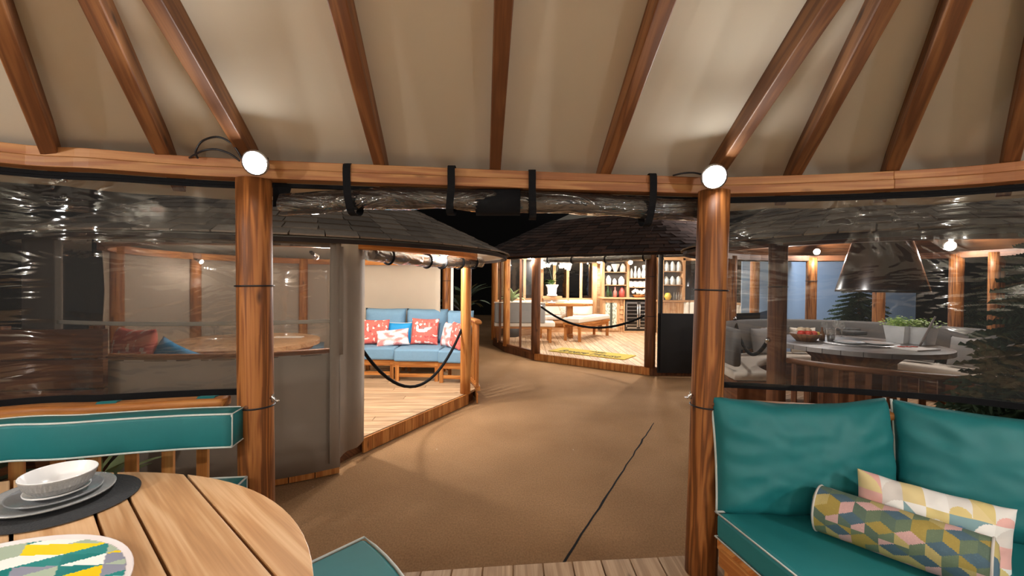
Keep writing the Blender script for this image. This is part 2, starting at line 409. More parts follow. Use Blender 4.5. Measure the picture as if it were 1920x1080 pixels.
def post_lamp(loc, aim, energy, label, group, cable=None, r=.05, light=True, radius=.045, spot=0):
    loc = V(loc); n = V(aim).normalized()
    e = thing('spot_lamp', loc, label, 'lamp', group)
    M = frame(loc, n.orthogonal(), n.cross(n.orthogonal())); 
    if (M.to_3x3() @ V((0, 0, 1))).dot(n) < 0: M = M @ Matrix.Rotation(PI, 4, 'X')
    m = MB(); m.lathe([(0, -.05), (r * .6, -.05), (r * .95, -.01), (r * 1.12, .0), (r * 1.12, .012), (r * .98, .014)], n=20); m.build('housing', STEEL, e, True, M=M)
    m = MB(); m.lathe([(r * .98, .008), (r * .8, .018), (r * .4, .024), (0, .026)], n=20); m.build('lens', LENS, e, True, M=M)
    m = MB(); m.box(loc - n * .04, loc - n * .10, .03, .02); m.build('bracket', BLACKC, e)
    if cable:
        for pth in cable:
            m = MB(); m.tube(smooth_path(pth, 6), .0045, 6); m.build('cable', CABLE, e, True)
    if light:
        ld = bpy.data.lights.new('lamp_light', 'SPOT' if spot else 'POINT'); ld.energy = energy
        if spot: ld.spot_size = math.radians(spot); ld.spot_blend = .5
        ld.color = LAMP_COL; ld.shadow_soft_size = radius
        lo = bpy.data.objects.new('lamp_light', ld); C.objects.link(lo); lo.parent = e
        lo.matrix_local = WM[e.name].inverted() @ Matrix.Translation(loc + n * .08) @ n.to_track_quat('-Z', 'Y').to_matrix().to_4x4()
    return e
def round_post(name, p0, p1, r, mat, parent=None, n=20, taper=1.0):
    m = MB(); p0 = V(p0); p1 = V(p1); k = 8
    m.tube([p0.lerp(p1, q / k) for q in range(k + 1)], [r * (1 + (taper - 1) * q / k) for q in range(k + 1)], n)
    return m.build(name, mat, parent, True)
def band(parent, c, r, axis=V((0, 0, 1)), rr=.004, mat=None, name='tie_cord'):
    a = axis.orthogonal().normalized(); b = axis.cross(a).normalized(); m = MB()
    m.tube([V(c) + (a * math.cos(t * PI / 12) + b * math.sin(t * PI / 12)) * r for t in range(24)], rr, 6, closed=True)
    return m.build(name, mat or CABLE, parent, True)
def offset_path(pts, d, closed=True):          # level offset to the right of travel
    out = []; n = len(pts)
    for i in range(n):
        a = V(pts[i - 1]) if (closed or i) else V(pts[i]); b = V(pts[(i + 1) % n]) if (closed or i < n - 1) else V(pts[i])
        t = (b - a); t.z = 0; t.normalize(); out.append(V(pts[i]) + V((t.y, -t.x, 0)) * d)
    return out
_sh = {}
def shingle_mesh(mat, L, wd, th):
    k = (mat.name, round(L, 3), round(wd, 3))
    if k not in _sh:
        m = MB(); m.box((0, 0, 0), (0, L, 0), wd, th); _sh[k] = m.mesh('shingle', mat)
    return _sh[k]
def roof(parent, eave, apex, mat, expo, wd, rows, vis, under, limit=300, th=.014):
    """closed eave path, apex point; separate shingles where vis(point) holds"""
    apex = V(apex); n = len(eave); m = MB(); pts = []
    for i in range(n):
        pts += [V(eave[i]), V(eave[i]).lerp(apex, .5), apex]
    m.quadgrid(pts, n, 3, lambda i, j: (i * .2, j * .5), closed_u=True)
    ro = m.build('roof', under, parent)
    m = MB(); m.sweep([V(p) + V((0, 0, -.02)) for p in eave], [(-.012, -.015), (.012, -.015), (.012, .02), (-.012, .02)], closed=True); m.build('eave_board', bpy.data.materials.get('eave_dark') or plain('eave_dark', rgb('3a2e27'), .8), parent)
    me = shingle_mesh(mat, expo * 1.45, wd * .97, th); cnt = []; 
    for r in range(rows):
        rad = (V(eave[0]) - apex).length; t = min(.95, r * expo / rad)
        loop = [V(p).lerp(apex, t) for p in eave]
        seg = [(loop[(i + 1) % n] - loop[i]).length for i in range(n)]; tot = sum(seg); k = max(6, int(tot / wd)); st = tot / k
        pos = st * (.5 if r % 2 else 0); i = 0; acc = 0
        for q in range(k):
            s = pos + q * st
            while s > acc + seg[i % n]: acc += seg[i % n]; i += 1
            f = (s - acc) / seg[i % n]; a = loop[i % n]; b = loop[(i + 1) % n]; p = a.lerp(b, f)
            if not vis(p): continue
            x = (b - a).normalized(); up = (apex - p).normalized()
            M = frame(p, x, up)
            nz = M.to_3x3() @ V((0, 0, 1))
            if nz.z < 0: M = M @ Matrix.Rotation(PI, 4, 'Y'); nz = -nz
            M = Matrix.Translation(nz * .035 - up * .03) @ M @ Matrix.Rotation(-.06 + random.uniform(-.012, .012), 4, 'X') @ Matrix.Rotation(random.uniform(-.012, .012), 4, 'Z')
            cnt.append((p.length, M))
    cnt.sort(key=lambda q: q[0])
    for _, M in cnt[:limit]: link('shingle', me, ro, M)
    if len(cnt) > limit:
        m = MB()
        for _, M in cnt[limit:]:
            b = MB(); b.box((0, 0, 0), (0, expo * 1.45, 0), wd * .97, th); k = len(m.v)
            m.v += [tuple(M @ V(p)) for p in b.v]; m.f += [tuple(i + k for i in f) for f in b.f]; m.uv += b.uv; m.col += b.col
        stuff(m.build('shingles_far', mat, ro))
    return ro
def balustrade(parent, path, zr, z0, mat, step, r=.022, railw=.09, railh=.045):
    m = MB(); m.sweep([V((p[0], p[1], zr)) for p in path], rrect(-railw / 2, railw / 2, -railh / 2, railh / 2, .018, 3)); m.build('handrail', mat, parent, True)
    m = MB(); m.sweep([V((p[0], p[1], z0)) for p in path], rrect(-.03, .03, -.03, .03, .008, 1)); m.build('bottom_rail', mat, parent)
    acc = step * .5
    for i in range(len(path) - 1):
        a = V((path[i][0], path[i][1], 0)); b = V((path[i + 1][0], path[i + 1][1], 0)); L = (b - a).length
        while acc < L:
            p = a.lerp(b, acc / L); t = (b - a).normalized(); m = MB(); m.box((p.x, p.y, z0), (p.x, p.y, zr - railh / 2), .045, .022, up=V((-t.y, t.x, 0))); m.build('baluster', mat, parent); acc += step
        acc -= L
def bolt_face(*a): pass
def lathe_obj(name, prof, loc, mat, parent=None, n=24, smooth=True, colf=None):
    m = MB(); m.lathe(prof, (0, 0, 0), n, colf); return m.build(name, mat, parent, smooth, M=Matrix.Translation(V(loc)))
def cushion_box(name, path, a0, a1, z0, z1, mat, label, cat='cushion', group=None, pipe=PIPING, r=.02, pipes=((0, 1), (1, 1), (0, 0)), pr=.0045, ends=True, parent=None):
    """box cushion swept along a level path, a0..a1 across (left of travel positive)"""
    c = path[len(path) // 2]
    e = parent or thing(name, (c[0], c[1], z0), label, cat, group)
    m = MB(); m.sweep([V((p[0], p[1], 0)) for p in path], rrect(a0, a1, z0, z1, r, 3)); m.build('cover', mat, e, True)
    lo = lambda a: offset_path([V((p[0], p[1], 0)) for p in path], -a, closed=False)
    if pipe:
        for ia, iz in pipes:
            a = (a0 + .004, a1 - .004)[ia]; z = (z0 + .004, z1 - .003)[iz]
            m = MB(); m.tube([V((p.x, p.y, z)) for p in lo(a)], pr, 6); m.build('piping', pipe, e, True)
        if ends:
            for k in (0, -1):
                q = [V((lo(a)[k].x, lo(a)[k].y, z)) for a, z in ((a0 + .004, z0 + .004), (a0 + .004, z1 - .003), (a1 - .004, z1 - .003), (a1 - .004, z0 + .004))]
                m = MB(); m.tube(q, pr, 6, closed=True); m.build('piping', pipe, e, True)
    return e
# ---------------------------------------------------------------- the hall: carpet, dark walls
def carpet_mat():
    m, nt, b = nmat('coir_carpet'); L = nt.links.new
    tc = N(nt, 'ShaderNodeTexCoord'); n = N(nt, 'ShaderNodeTexNoise'); n.inputs['Scale'].default_value = .9; n.inputs['Detail'].default_value = 5; L(tc.outputs['Object'], n.inputs[0])
    c = ramp(nt, n.outputs[0], [(.3, rgb('94704e')), (.7, rgb('ab8560'))])
    mp = N(nt, 'ShaderNodeMapping'); mp.inputs['Scale'].default_value = (95, 55, 1); L(tc.outputs['Object'], mp.inputs[0])
    n2 = N(nt, 'ShaderNodeTexNoise'); n2.inputs['Scale'].default_value = 1; n2.inputs['Detail'].default_value = 3; L(mp.outputs[0], n2.inputs[0])
    c2 = mixc(nt, c, ramp(nt, n2.outputs[0], [(.3, (.45, .45, .45)), (.7, (1, 1, 1))]), .55, 'MULTIPLY')
    n3 = N(nt, 'ShaderNodeTexVoronoi'); n3.inputs['Scale'].default_value = 2.2; L(tc.outputs['Object'], n3.inputs[0])
    k = ramp(nt, n3.outputs['Distance'], [(.010, (1, 1, 1)), (.016, (0, 0, 0))])
    L(mixc(nt, c2, rgb('d8cbb8'), k), b.inputs['Base Color']); b.inputs['Roughness'].default_value = .95; b.inputs['Specular IOR Level'].default_value = .15
    bump(nt, b, n2.outputs[0], .6, .004); return m
CARPET = carpet_mat()
m = MB(); m.face([(-16, -6, 0), (16, -6, 0), (16, 24, 0), (-16, 24, 0)]); floor = struct(m.build('floor', CARPET))
s0 = G(1226, 793, 0); s1 = G(1052, 1062, 0); sp = []
for q in range(25):
    p = s0.lerp(s1, q / 24); sp.append(p + V((noise.noise(V((q * .7, 1, 2))) * .012, 0, .001)))
m = MB()
wv = [(.005 + .006 * abs(noise.noise(V((q * .9, 5, 1))))) + .003 * q / 24 for q in range(25)]
m.quadgrid([p + V((sgn * wv[q], 0, 0)) for q, p in enumerate(sp) for sgn in (-1, 1)], 25, 2, lambda i, j: (i, j)); m.build('carpet_seam', BLACKC, floor)
DARKW = plain('dark_hall_wall', (.010, .010, .011), .9); BLUEW = plain('blue_grey_wall', rgb('8fa3bd'), .85, nscale=1, namt=.08)
m = MB(); m.cbox((0, 22, 3.5), (32, .2, 7)); struct(m.build('wall_back', DARKW))
m = MB(); m.cbox((-14, 9, 3.5), (.2, 30, 7)); struct(m.build('wall_left', DARKW))
m = MB(); m.cbox((15, 9, 3.5), (.2, 30, 7)); struct(m.build('wall_right', DARKW))
# ---------------------------------------------------------------- own gazebo: deck, ring beam, rafters, roof liner
RING_C = [(-3.0, -.5), (-2.9, .55), (-2.6, 1.35), (-2.12, 1.80), (-1.82, 1.88), (-1.54, 1.965), (-1.19, 2.03), (.107, 2.19), (.729, 2.25), (1.04, 2.275), (1.43, 2.215), (1.84, 2.115), (2.22, 1.94), (2.68, 1.45), (2.95, .6), (3.05, -.5), (2.7, -2), (1.5, -3.4), (0, -3.8), (-1.5, -3.4), (-2.7, -2)]
RING = smooth_path([V((x, y, 0)) for x, y in RING_C], 5, True)       # clockwise seen from above
ZB0, ZB1 = 2.085, 2.172
out_ring = offset_path(RING, -.07)      # outward is to the left of travel
deck = MB(); deck.prism([(p.x, p.y) for p in offset_path(RING, -.02)], .0, .118); deck = struct(deck.build('floor_deck', WD_DARK))
planks(deck, [(p.x, p.y) for p in out_ring], PI / 2, .155, .12, ZD, WD_DECK, .007, .003, offs=.445)
tr = MB(); tr.sweep([V((p.x, p.y, 0)) for p in RING], [(.095, ZB0 - .018), (.12, ZB0 - .018), (.12, ZB0), (.095, ZB0)], closed=True); trim = struct(tr.build('trim_1', BLACKC))
def near(x): return min(range(len(RING)), key=lambda i: (RING[i] - V((x[0], x[1], 0))).length)
PL_BASE = V((-1.185, 2.06, ZD)); PR_BASE = G(1314, 1072, ZD)
PL_TOP = P(476, 332, PL_BASE.y + .01); PR_TOP = P(1339, 358, PR_BASE.y + .01); PL_TOP.z = PR_TOP.z = ZB0
PL_BASE = P(481, 900, PL_BASE.y); PL_BASE = PL_TOP + (PL_BASE - PL_TOP) * ((PL_TOP.z - ZD) / (PL_TOP.z - PL_BASE.z))
il, ir = near(PL_TOP), near(PR_TOP); iL = near((-2.9, .55)); iR = near((2.95, .6))
segs = [(iL, il), (il, ir), (ir, near((1.84, 2.115))), (near((1.84, 2.115)), iR)]
for a, b in segs:
    pth = [V((p.x, p.y, 0)) for p in RING[a:b + 1]]
    for z0, z1, o in ((ZB0, ZB0 + .045, 0), (ZB0 + .046, ZB1, .006)):
        m = MB(); m.sweep(pth, [(o, z0), (.09, z0), (.09, z1), (o, z1)]); m.build('beam_layer', WD_BEAM, trim, bev=.003)
pth = RING[iR:] + RING[:iL + 1]; m = MB(); m.sweep([V((p.x, p.y, 0)) for p in pth], [(0, ZB0), (.09, ZB0), (.09, ZB1), (0, ZB1)]); m.build('beam_layer', WD_BEAM, trim)
RF = []   # rafter axis: base on beam top, far end
for bx, by, tx, ty, d in ((81, 262, 890, 2334, -.63), (303, 288, 890, 1523, -1.25), (466, 303, 890, 1011, -3.3), (711, 310, 892, 1011, -3.3), (928.5, 319, 892, 1011, -3.3), (1136, 326, 894, 1011, -3.3), (1344, 333, 888, 1011, -3.3), (1492, 330, 890, 1444, -1.25), (1673, 322, 890, 2253, -.63), (1896, 305, 890, 4470, -.27)):
    RF.append((G(bx, by, ZB1), P(tx, ty, d)))
LEFT_X = [(V((-2.5, 1.5, ZB1)), V((0, .25, 2.93))), (V((-2.9, .55, ZB1)), V((0, .2, 2.93)))]
RIGHT_X = [(V((2.72, 1.35, ZB1)), V((0, .2, 2.93))), (V((2.98, .3, ZB1)), V((0, .1, 2.95)))]
BACK = [(V((2.9, -1.3, ZB1)), V((0, -1.2, 3.0))), (V((1.5, -3.4, ZB1)), V((.2, -3.2, 3.5))), (V((-1.5, -3.4, ZB1)), V((.2, -3.2, 3.5))), (V((-2.9, -1.3, ZB1)), V((0, -1.2, 3.0)))]
ALLR = LEFT_X[::-1] + RF + RIGHT_X + BACK
m = MB(); pts = []; NS = 10
for b, t in ALLR:
    d = (t - b); o = b - d.normalized() * .55 - V((0, 0, .05))
    for q in range(NS + 1): pts.append((o if q == 0 else b.lerp(t, (q - 1) / (NS - 1))) + V((0, 0, .098)))
# densify between rafters so the cloth bellies a little
dens = []; nr = len(ALLR)
for i in range(nr):
    for s in range(4):
        f = s / 4
        for q in range(NS + 1):
            a = pts[i * (NS + 1) + q]; b = pts[((i + 1) % nr) * (NS + 1) + q]
            dens.append(a.lerp(b, f) + V((0, 0, -.012 * math.sin(f * PI))))
m.quadgrid(dens, nr * 4, NS + 1, lambda i, j: (i, j), closed_u=True)
ceiling = struct(m.build('ceiling', LINER, None, True))
for b, t in LEFT_X + RF + RIGHT_X:
    d = (t - b).normalized(); m = MB(); m.box(b - d * .4 + V((0, 0, .048)), b + d * min(3.2, (t - b).length) + V((0, 0, .048)), .055, .095); m.build('rafter', WD_RAFT, ceiling, bev=.004)
# posts
def own_post(base, top, label, ties, hook=None, r=.077):
    e = thing('wooden_post', base, label, 'post', 'round posts of the near gazebo')
    round_post('shaft', base, top, r, WD_POST, e, 28, .98)
    ax = (top - base).normalized()
    for z in ties: band(e, base + ax * ((z - base.z) / ax.z), r + .003, ax)
    if hook is not None:
        p = base + ax * ((hook[1] - base.z) / ax.z) + V((hook[0] * (r + .002), -.02, 0)); s = hook[0]
        m = MB(); m.tube([p, p + V((s * .02, 0, 0)), p + V((s * .03, -.005, -.012)), p + V((s * .045, -.01, -.008))], .005, 8); m.tube([p + V((s * .012, 0, .018)), p + V((s * .012, 0, -.018))], .006, 8); m.build('hook', CHROME, e, True)
        q = base + ax * ((hook[1] - .03 - base.z) / ax.z) + V((-s * .0, -r, 0)); m = MB(); m.lathe([(0, .004), (.008, .004), (.011, 0)], n=10); m.build('bolt_plug', WD_DARK, e, True, M=Matrix.Translation(q) @ Matrix.Rotation(PI / 2, 4, 'X'))
    return e
own_post(PL_BASE, PL_TOP, 'round wooden post beside the teal bench end, with two black cords', (1.585, 1.02), (1, 1.06))
own_post(PR_BASE, PR_TOP, 'round wooden post at the left end of the teal sofa, with two black cords', (1.585, 1.0), (-1, 1.055))
# lamps on the posts
def cab(pts): return [P(x, y, d) for x, y, d in pts]
post_lamp(P(480, 305, 1.93), (.12, -1, -.42), LAMP_OWN, 'bright round spot lamp on the post by the round table, black cable loops beside it', 'spot lamps of the near gazebo',
    [cab([(455, 300, 1.97), (437, 272, 1.95), (410, 257, 1.95), (380, 264, 1.95), (367, 284, 1.96), (371, 297, 1.98)]), cab([(450, 302, 1.97), (430, 288, 1.95), (405, 280, 1.94), (380, 283, 1.94), (355, 296, 1.99)])], r=.05, spot=125)
post_lamp(P(1338, 331, 2.13), (-.12, -1, -.42), LAMP_OWN, 'bright round spot lamp on the post at the sofa', 'spot lamps of the near gazebo',
    [cab([(1320, 328, 2.2), (1300, 324, 2.2), (1280, 325, 2.2), (1262, 329, 2.24)])], r=.055, spot=125)
for k, (x, y) in enumerate(((-2.85, .0), (2.9, -.2), (-1.5, -3.3), (1.5, -3.3))):
    c = V((-x, -1 - y, 0)).normalized(); post_lamp((x + c.x * .1, y + c.y * .1, 2.12), (c.x, c.y, -.15), LAMP_REAR, ('spot lamp on the ring beam left of the viewer, out of view', 'spot lamp on the ring beam right of the viewer, out of view', 'spot lamp on the rear left of the near ring beam', 'spot lamp on the rear right of the near ring beam')[k], 'spot lamps of the near gazebo')
# clear curtains left and right
def vinyl_sheet(name, a, b, label, z0, z1, off=.105, seed=0, wr=.012):
    pth = [RING[i % len(RING)] for i in range(a, b + 1)]; pth = smooth_path(offset_path(pth, -off, False), 6); e = thing(name, (pth[len(pth) // 2].x, pth[len(pth) // 2].y, z0), label, 'curtain', 'clear vinyl curtains of the near gazebo')
    n = len(pth); k = 40; pts = []
    for i, p in enumerate(pth):
        t = (pth[min(i + 1, n - 1)] - pth[max(i - 1, 0)]).normalized(); l = V((-t.y, t.x, 0))
        for j in range(k):
            z = z0 + (z1 - z0) * j / (k - 1)
            w_ = noise.noise(V((p.x * 1.4 + seed, p.y * 1.4, z * 3.0))) * wr + noise.noise(V((p.x * 5 + seed, p.y * 5, z * 11))) * wr * .25
            pts.append(V((p.x, p.y, z)) + l * w_)
    m = MB(); m.quadgrid(pts, n, k, lambda i, j: (i, j)); m.build('clear_pane', VINYL, e, True)
    for zz, h in ((z0, .03), (z1 + .008, .028)):
        m = MB(); m.sweep([V((p.x, p.y, zz)) for p in pth], [(-.004, -h / 2), (.004, -h / 2), (.004, h / 2), (-.004, h / 2)]); m.build('hem', BLACKC, e)
    return e, pth
eL, pL = vinyl_sheet('clear_curtain', iL, il, 'clear vinyl curtain hanging behind the long teal bolster', 1.07, 2.06)
eR, pR = vinyl_sheet('clear_curtain', ir, iR, 'clear vinyl curtain hanging behind the teal sofa', 1.07, 2.06, seed=9)
for e, p in ((eL, pL[-2]), (eR, pR[1])):
    m = MB(); m.box((p.x, p.y, 1.05), (p.x, p.y, 2.06), .022, .006); m.build('edge_tape', BLACKC, e)
# rolled-up blind above the entrance
rb = thing('rolled_blind', (0, 2.3, 2.0), 'clear vinyl blind rolled up under the beam, held by black straps', 'blind')
cl = [P(530, 383, 2.12), P(650, 376, 2.17), P(760, 371, 2.20), P(850, 373, 2.22), P(940, 378, 2.24), P(1050, 380, 2.27), P(1150, 385, 2.30), P(1220, 391, 2.32), P(1308, 394, 2.34)]
cl = smooth_path(cl, 8); nn = len(cl); pts = []
for i, p in enumerate(cl):
    for q in range(20):
        a = q * 2 * PI / 20; r = .058 * (1 + .2 * noise.noise(V((i * .16, math.cos(a) * .9, math.sin(a) * .9))) + .08 * noise.noise(V((i * .5, math.cos(a) * 3, math.sin(a) * 3))))
        pts.append(p + V((0, math.cos(a) * r, math.sin(a) * r * .95)))
    pts.append(pts[-20])
m = MB(); m.quadgrid(pts, nn, 21, lambda i, j: (i * .05, j * .02)); m.build('rolled_vinyl', VINYLC, rb, True)
pts = [p + V((0, math.cos(q * PI / 8) * .036 - .002, math.sin(q * PI / 8) * .036)) for p in cl for q in range(17)]
m = MB(); m.quadgrid(pts, nn, 17, lambda i, j: (i, j)); m.build('inner_roll', VINYLC, rb, True)
s = [P(x, 379, 2.245) for x in (893, 915, 940, 975)]; m = MB(); m.tube(s, .068, 18); m.build('black_sleeve', BLACKC, rb, True)
for xt, yt, xb, yb in ((650, 309, 658, 397), (846, 313, 843, 396), (998, 321, 999, 405), (1225, 328, 1216, 418)):
    a = near(G(xt, yt, ZB1)); top = P(xt, yt - 1, RING[a].y - .012); md = P(xt, yt + 38, RING[a].y - .012); bt = P(xb, yb, RING[a].y + .03)
    pth = [top + V((0, .06, .006)), top, md, md.lerp(bt, .5) + V((0, -.012, 0)), bt, bt + V((0, .06, -.012)), bt + V((0, .12, .01)), bt + V((0, .13, .06)), md + V((0, .13, 0))]
    m = MB(); m.quadgrid([p + V((sg * .018, 0, 0)) for p in smooth_path(pth, 4) for sg in (-1, 1)], len(smooth_path(pth, 4)), 2, lambda i, j: (i, j)); o = m.build('strap', BLACKC, rb); md_ = o.modifiers.new('t', 'SOLIDIFY'); md_.thickness = .003
m = MB(); m.quadgrid([P(512, 338, 2.13), P(512, 388, 2.13), P(548, 346, 2.15), P(538, 386, 2.16)], 2, 2, lambda i, j: (i, j)); o = m.build('velcro_flap', BLACKC, rb); o.modifiers.new('t', 'SOLIDIFY').thickness = .004
# balustrades
bl = thing('balustrade', (-2, 1.9, ZD), 'wooden balustrade with rounded rail behind the long teal bolster', 'railing', 'balustrades of the near gazebo')
balustrade(bl, [(p.x, p.y) for p in smooth_path(offset_path(RING[iL:il + 1], -.02, False)[:-1], 3)], 1.045, ZD + .06, WD_MID, .138)
br = thing('balustrade', (2, 2.1, ZD), 'wooden balustrade behind the teal sofa', 'railing', 'balustrades of the near gazebo')
balustrade(br, [(p.x, p.y) for p in smooth_path(offset_path(RING[ir:iR + 1], -.02, False)[1:], 3)], .985, ZD + .06, WD_MID, .138)
# ---------------------------------------------------------------- round dining table and setting
TC, TR, ZT = V((-1.35, .60, 0)), .985, .91
tb = thing('round_table', (TC.x, TC.y, ZD), 'round slatted wooden table with dark gaps between its boards, set with dishes', 'table')
ang = -.72; nx, ny = -math.sin(ang), math.cos(ang)
disc = circle(TC.x, TC.y, TR, 96)
edges = [.600]
bp = [.90, .408, .243, .160, -.005, -.17, -.255, -.42, -.585, -.75, -.915, -1.08, -1.245, -1.6]
for hi, lo in zip(bp, bp[1:]):
    q = clip(clip(disc, nx, ny, hi - .004), -nx, -ny, -(lo + .004))
    if len(q) > 2:
        m = MB(); m.prism(q, ZT - .035, ZT, ang); m.build('plank', WD_TABLE, tb, bev=.003)
m = MB(); m.prism(circle(TC.x, TC.y, TR - .05, 64), ZT - .05, ZT - .036); m.build('underframe', WD_DARK, tb)
lathe_obj('pedestal', [(0, ZD), (.3, ZD), (.28, ZD + .05), (.1, ZD + .1), (.09, ZT - .12), (.3, ZT - .05)], (TC.x, TC.y, 0), WD_MID, tb)
SET = V((-1.44, 1.37, ZT))
m = MB(); R_ = .19
pts = []
for i in range(12):
    for q in range(97):
        a = q * 2 * PI / 96; r = R_ * i / 11 * (1 + (.012 * math.sin(a * 48) if i == 11 else 0)); pts.append((r * math.cos(a), r * math.sin(a), .007 - (.004 if i == 11 else 0) + .0012 * (i % 2)))
m.quadgrid(pts, 12, 97, lambda i, j: (i, j))
tag(m.build('placemat', WOVEN, None, True, M=Matrix.Translation(V((-1.405, 1.365, ZT)))), 'round charcoal woven placemat under the stacked plates', 'placemat')
def plate(name, r, h, loc, mat, label):
    return tag(lathe_obj(name, [(0, .004), (r * .6, .004), (r * .66, .006), (r * .96, h), (r, h + .001), (r * .99, h - .004), (r * .66, .001), (r * .6, 0), (0, 0)], loc, mat, None, 48), label, 'plate')
plate('dinner_plate', .150, .018, SET + V((0, 0, .009)), CERAMG, 'large grey patterned dinner plate, lowest of the stack on the placemat')
plate('side_plate', .112, .016, SET + V((.005, .005, .016)), CERAMD, 'mid-size grey plate between the dinner plate and the small dish')
plate('small_dish', .078, .016, SET + V((.01, .005, .024)), CERAM, 'small pale dish directly beneath the white bowl')
bw = thing('bowl', SET + V((.02, .0, .042)), 'white bowl with a ribbed grey outside on top of the stacked plates', 'bowl')
lathe_obj('inside', [(0, .004), (.045, .006), (.075, .025), (.088, .058), (.0895, .06), (.091, .058)], SET + V((.02, .0, .034)), CERAM, bw, 48)
m = MB(); n = 96; prof = [(.0, 0), (.04, 0), (.062, .008), (.08, .028), (.0908, .054), (.091, .058)]
for q in range(n):
    for k, (r, z) in enumerate(prof):
        rr = r * (1 + (.012 if (q % 2 and 1 < k < 4) else 0)); a = q * 2 * PI / n; m.v.append((rr * math.cos(a), rr * math.sin(a), z))
for q in range(n):
    for k in range(len(prof) - 1): m.f.append((q * 6 + k, ((q + 1) % n) * 6 + k, ((q + 1) % n) * 6 + k + 1, q * 6 + k + 1)); m.uv.append([(0, 0)] * 4); m.col.append(None)
m.build('ribbed_outside', CERAMG, bw, M=Matrix.Translation(SET + V((.02, 0, .034))))
# harlequin tray
pal = [rgb(h) for h in ('f4f3ee', 'f2d21c', '1c7a78', 'f4f3ee', 'a9b8a4', 'efc816', '8d8fa0', '2b8583')]
def harl(x, y):
    u = (x * .8 + y * .6) / .085; v = (-x * .6 + y * .8) / .055
    i = math.floor(u); j = math.floor(v); fu, fv = u - i, v - j; t = 1 if fu + fv > 1 else 0
    return pal[random.Random(i * 31 + j * 57 + t * 7 + 2000).randrange(len(pal))]
m = MB(); ns = 150; TRR = .31
for iy in range(ns):
    for ix in range(ns):
        x0, y0 = -1 + 2 * ix / ns, -1 + 2 * iy / ns; s = 2 / ns
        if (x0 + s / 2) ** 2 + (y0 + s / 2) ** 2 > .965 ** 2: continue
        m.face([((x0 + a) * TRR, (y0 + b) * TRR, .012) for a, b in ((0, 0), (s, 0), (s, s), (0, s))], None, harl((x0 + s / 2) * TRR, (y0 + s / 2) * TRR))
tray = thing('round_tray', (-1.15, .85, ZT), 'round tray printed with yellow, teal and white triangles', 'tray')
m.build('printed_face', PRINTG, tray, M=Matrix.Translation(V((-1.15, .85, ZT))))
lathe_obj('rim', [(.0, .0), (.30, 0), (.315, .012), (.313, .017), (.310, .017), (.302, .0115), (.28, .0108), (0, .0108)], (-1.15, .85, ZT), plain('pale_rim', rgb('e6dcdc'), .3), tray, 64)
# long bolster on the balustrade
bpth = smooth_path(offset_path(RING[iL + 2:il + 1], .045, False), 3)[:-1]
bo = cushion_box('back_bolster', bpth, -.10, .02, .885, 1.035, TEAL, 'long curved teal back bolster with pale piping, strapped to the handrail', 'cushion', pipes=((0, 1), (1, 1), (0, 0)), r=.018)
for xi in (188, 371):
    k = min(range(len(bpth)), key=lambda i: abs((bpth[i].x / bpth[i].y) - (xi - 960) / FPX)); p = bpth[k]; t = (bpth[k + 1] - bpth[k - 1]).normalized(); l = V((-t.y, t.x, 0))
    prof = [(-.0, 1.036), (.02, 1.03), (.03, 1.062), (.06, 1.074), (.09, 1.07), (.118, 1.06), (.122, 1.02)]
    m = MB(); m.quadgrid([V((p.x, p.y, z)) + l * a + t * sg * .036 for a, z in prof for sg in (-1, 1)], len(prof), 2, lambda i, j: (i, j)); o = m.build('strap', TEAL, bo); o.modifiers.new('t', 'SOLIDIFY').thickness = .004
# bench under the bolster
bpth2 = smooth_path(offset_path(RING[iL + 1:il + 1], .05, False), 3)
bb = thing('curved_bench', (-2, 1.7, ZD), 'curved wooden bench along the balustrade behind the round table', 'bench')
m = MB(); m.sweep([V((p.x, p.y, 0)) for p in bpth2], [(-.42, .56), (-.03, .56), (-.03, .60), (-.42, .60)]); m.build('seat_board', WD_MID, bb)
for k in range(2, len(bpth2), 9):
    p = bpth2[k]; m = MB(); m.box((p.x + .02, p.y - .1, ZD), (p.x + .02, p.y - .1, .56), .05, .05); m.build('leg', WD_MID, bb)
    m = MB(); m.box((p.x + .1, p.y - .38, ZD), (p.x + .1, p.y - .38, .56), .05, .05); m.build('leg', WD_MID, bb)
cushion_box('seat_cushion', bpth2, -.45, -.03, .602, .735, TEAL, 'teal bench seat cushion glimpsed behind the round table', 'cushion', r=.02)
# wedge stool at the table
st = thing('wedge_stool', (-.75, 1.25, ZD), 'wooden wedge stool under the loose teal seat pad by the table edge', 'stool')
O = V((-1.42, .62, 0))
def sector(r0, r1, a0, a1, n=12): return [(O.x + r1 * math.cos(math.radians(a0 + (a1 - a0) * q / n)), O.y + r1 * math.sin(math.radians(a0 + (a1 - a0) * q / n))) for q in range(n + 1)] + [(O.x + r0 * math.cos(math.radians(a1 + (a0 - a1) * q / n)), O.y + r0 * math.sin(math.radians(a1 + (a0 - a1) * q / n))) for q in range(n + 1)]
sec = sector(.86, 1.335, 8, 49)
m = MB(); m.prism(sector(.9, 1.3, 10, 47), .52, .56); m.build('seat_board', WD_MID, st)
for a in (13, 44):
    for r in (.95, 1.25):
        x, y = O.x + r * math.cos(math.radians(a)), O.y + r * math.sin(math.radians(a)); m = MB(); m.box((x, y, ZD), (x, y, .52), .05, .05); m.build('leg', WD_MID, st)
pad = thing('seat_pad', (-.6, 1.25, .56), 'teal wedge-shaped seat pad with pale piping on the stool by the table', 'cushion')
m = MB(); m.prism(sec, .562, .655); m.build('cover', TEAL, pad, bev=.018)
for z in (.653, .566):
    m = MB(); m.tube([V((x, y, z)) for x, y in sec], .005, 6, closed=True); m.build('piping', PIPING, pad, True)
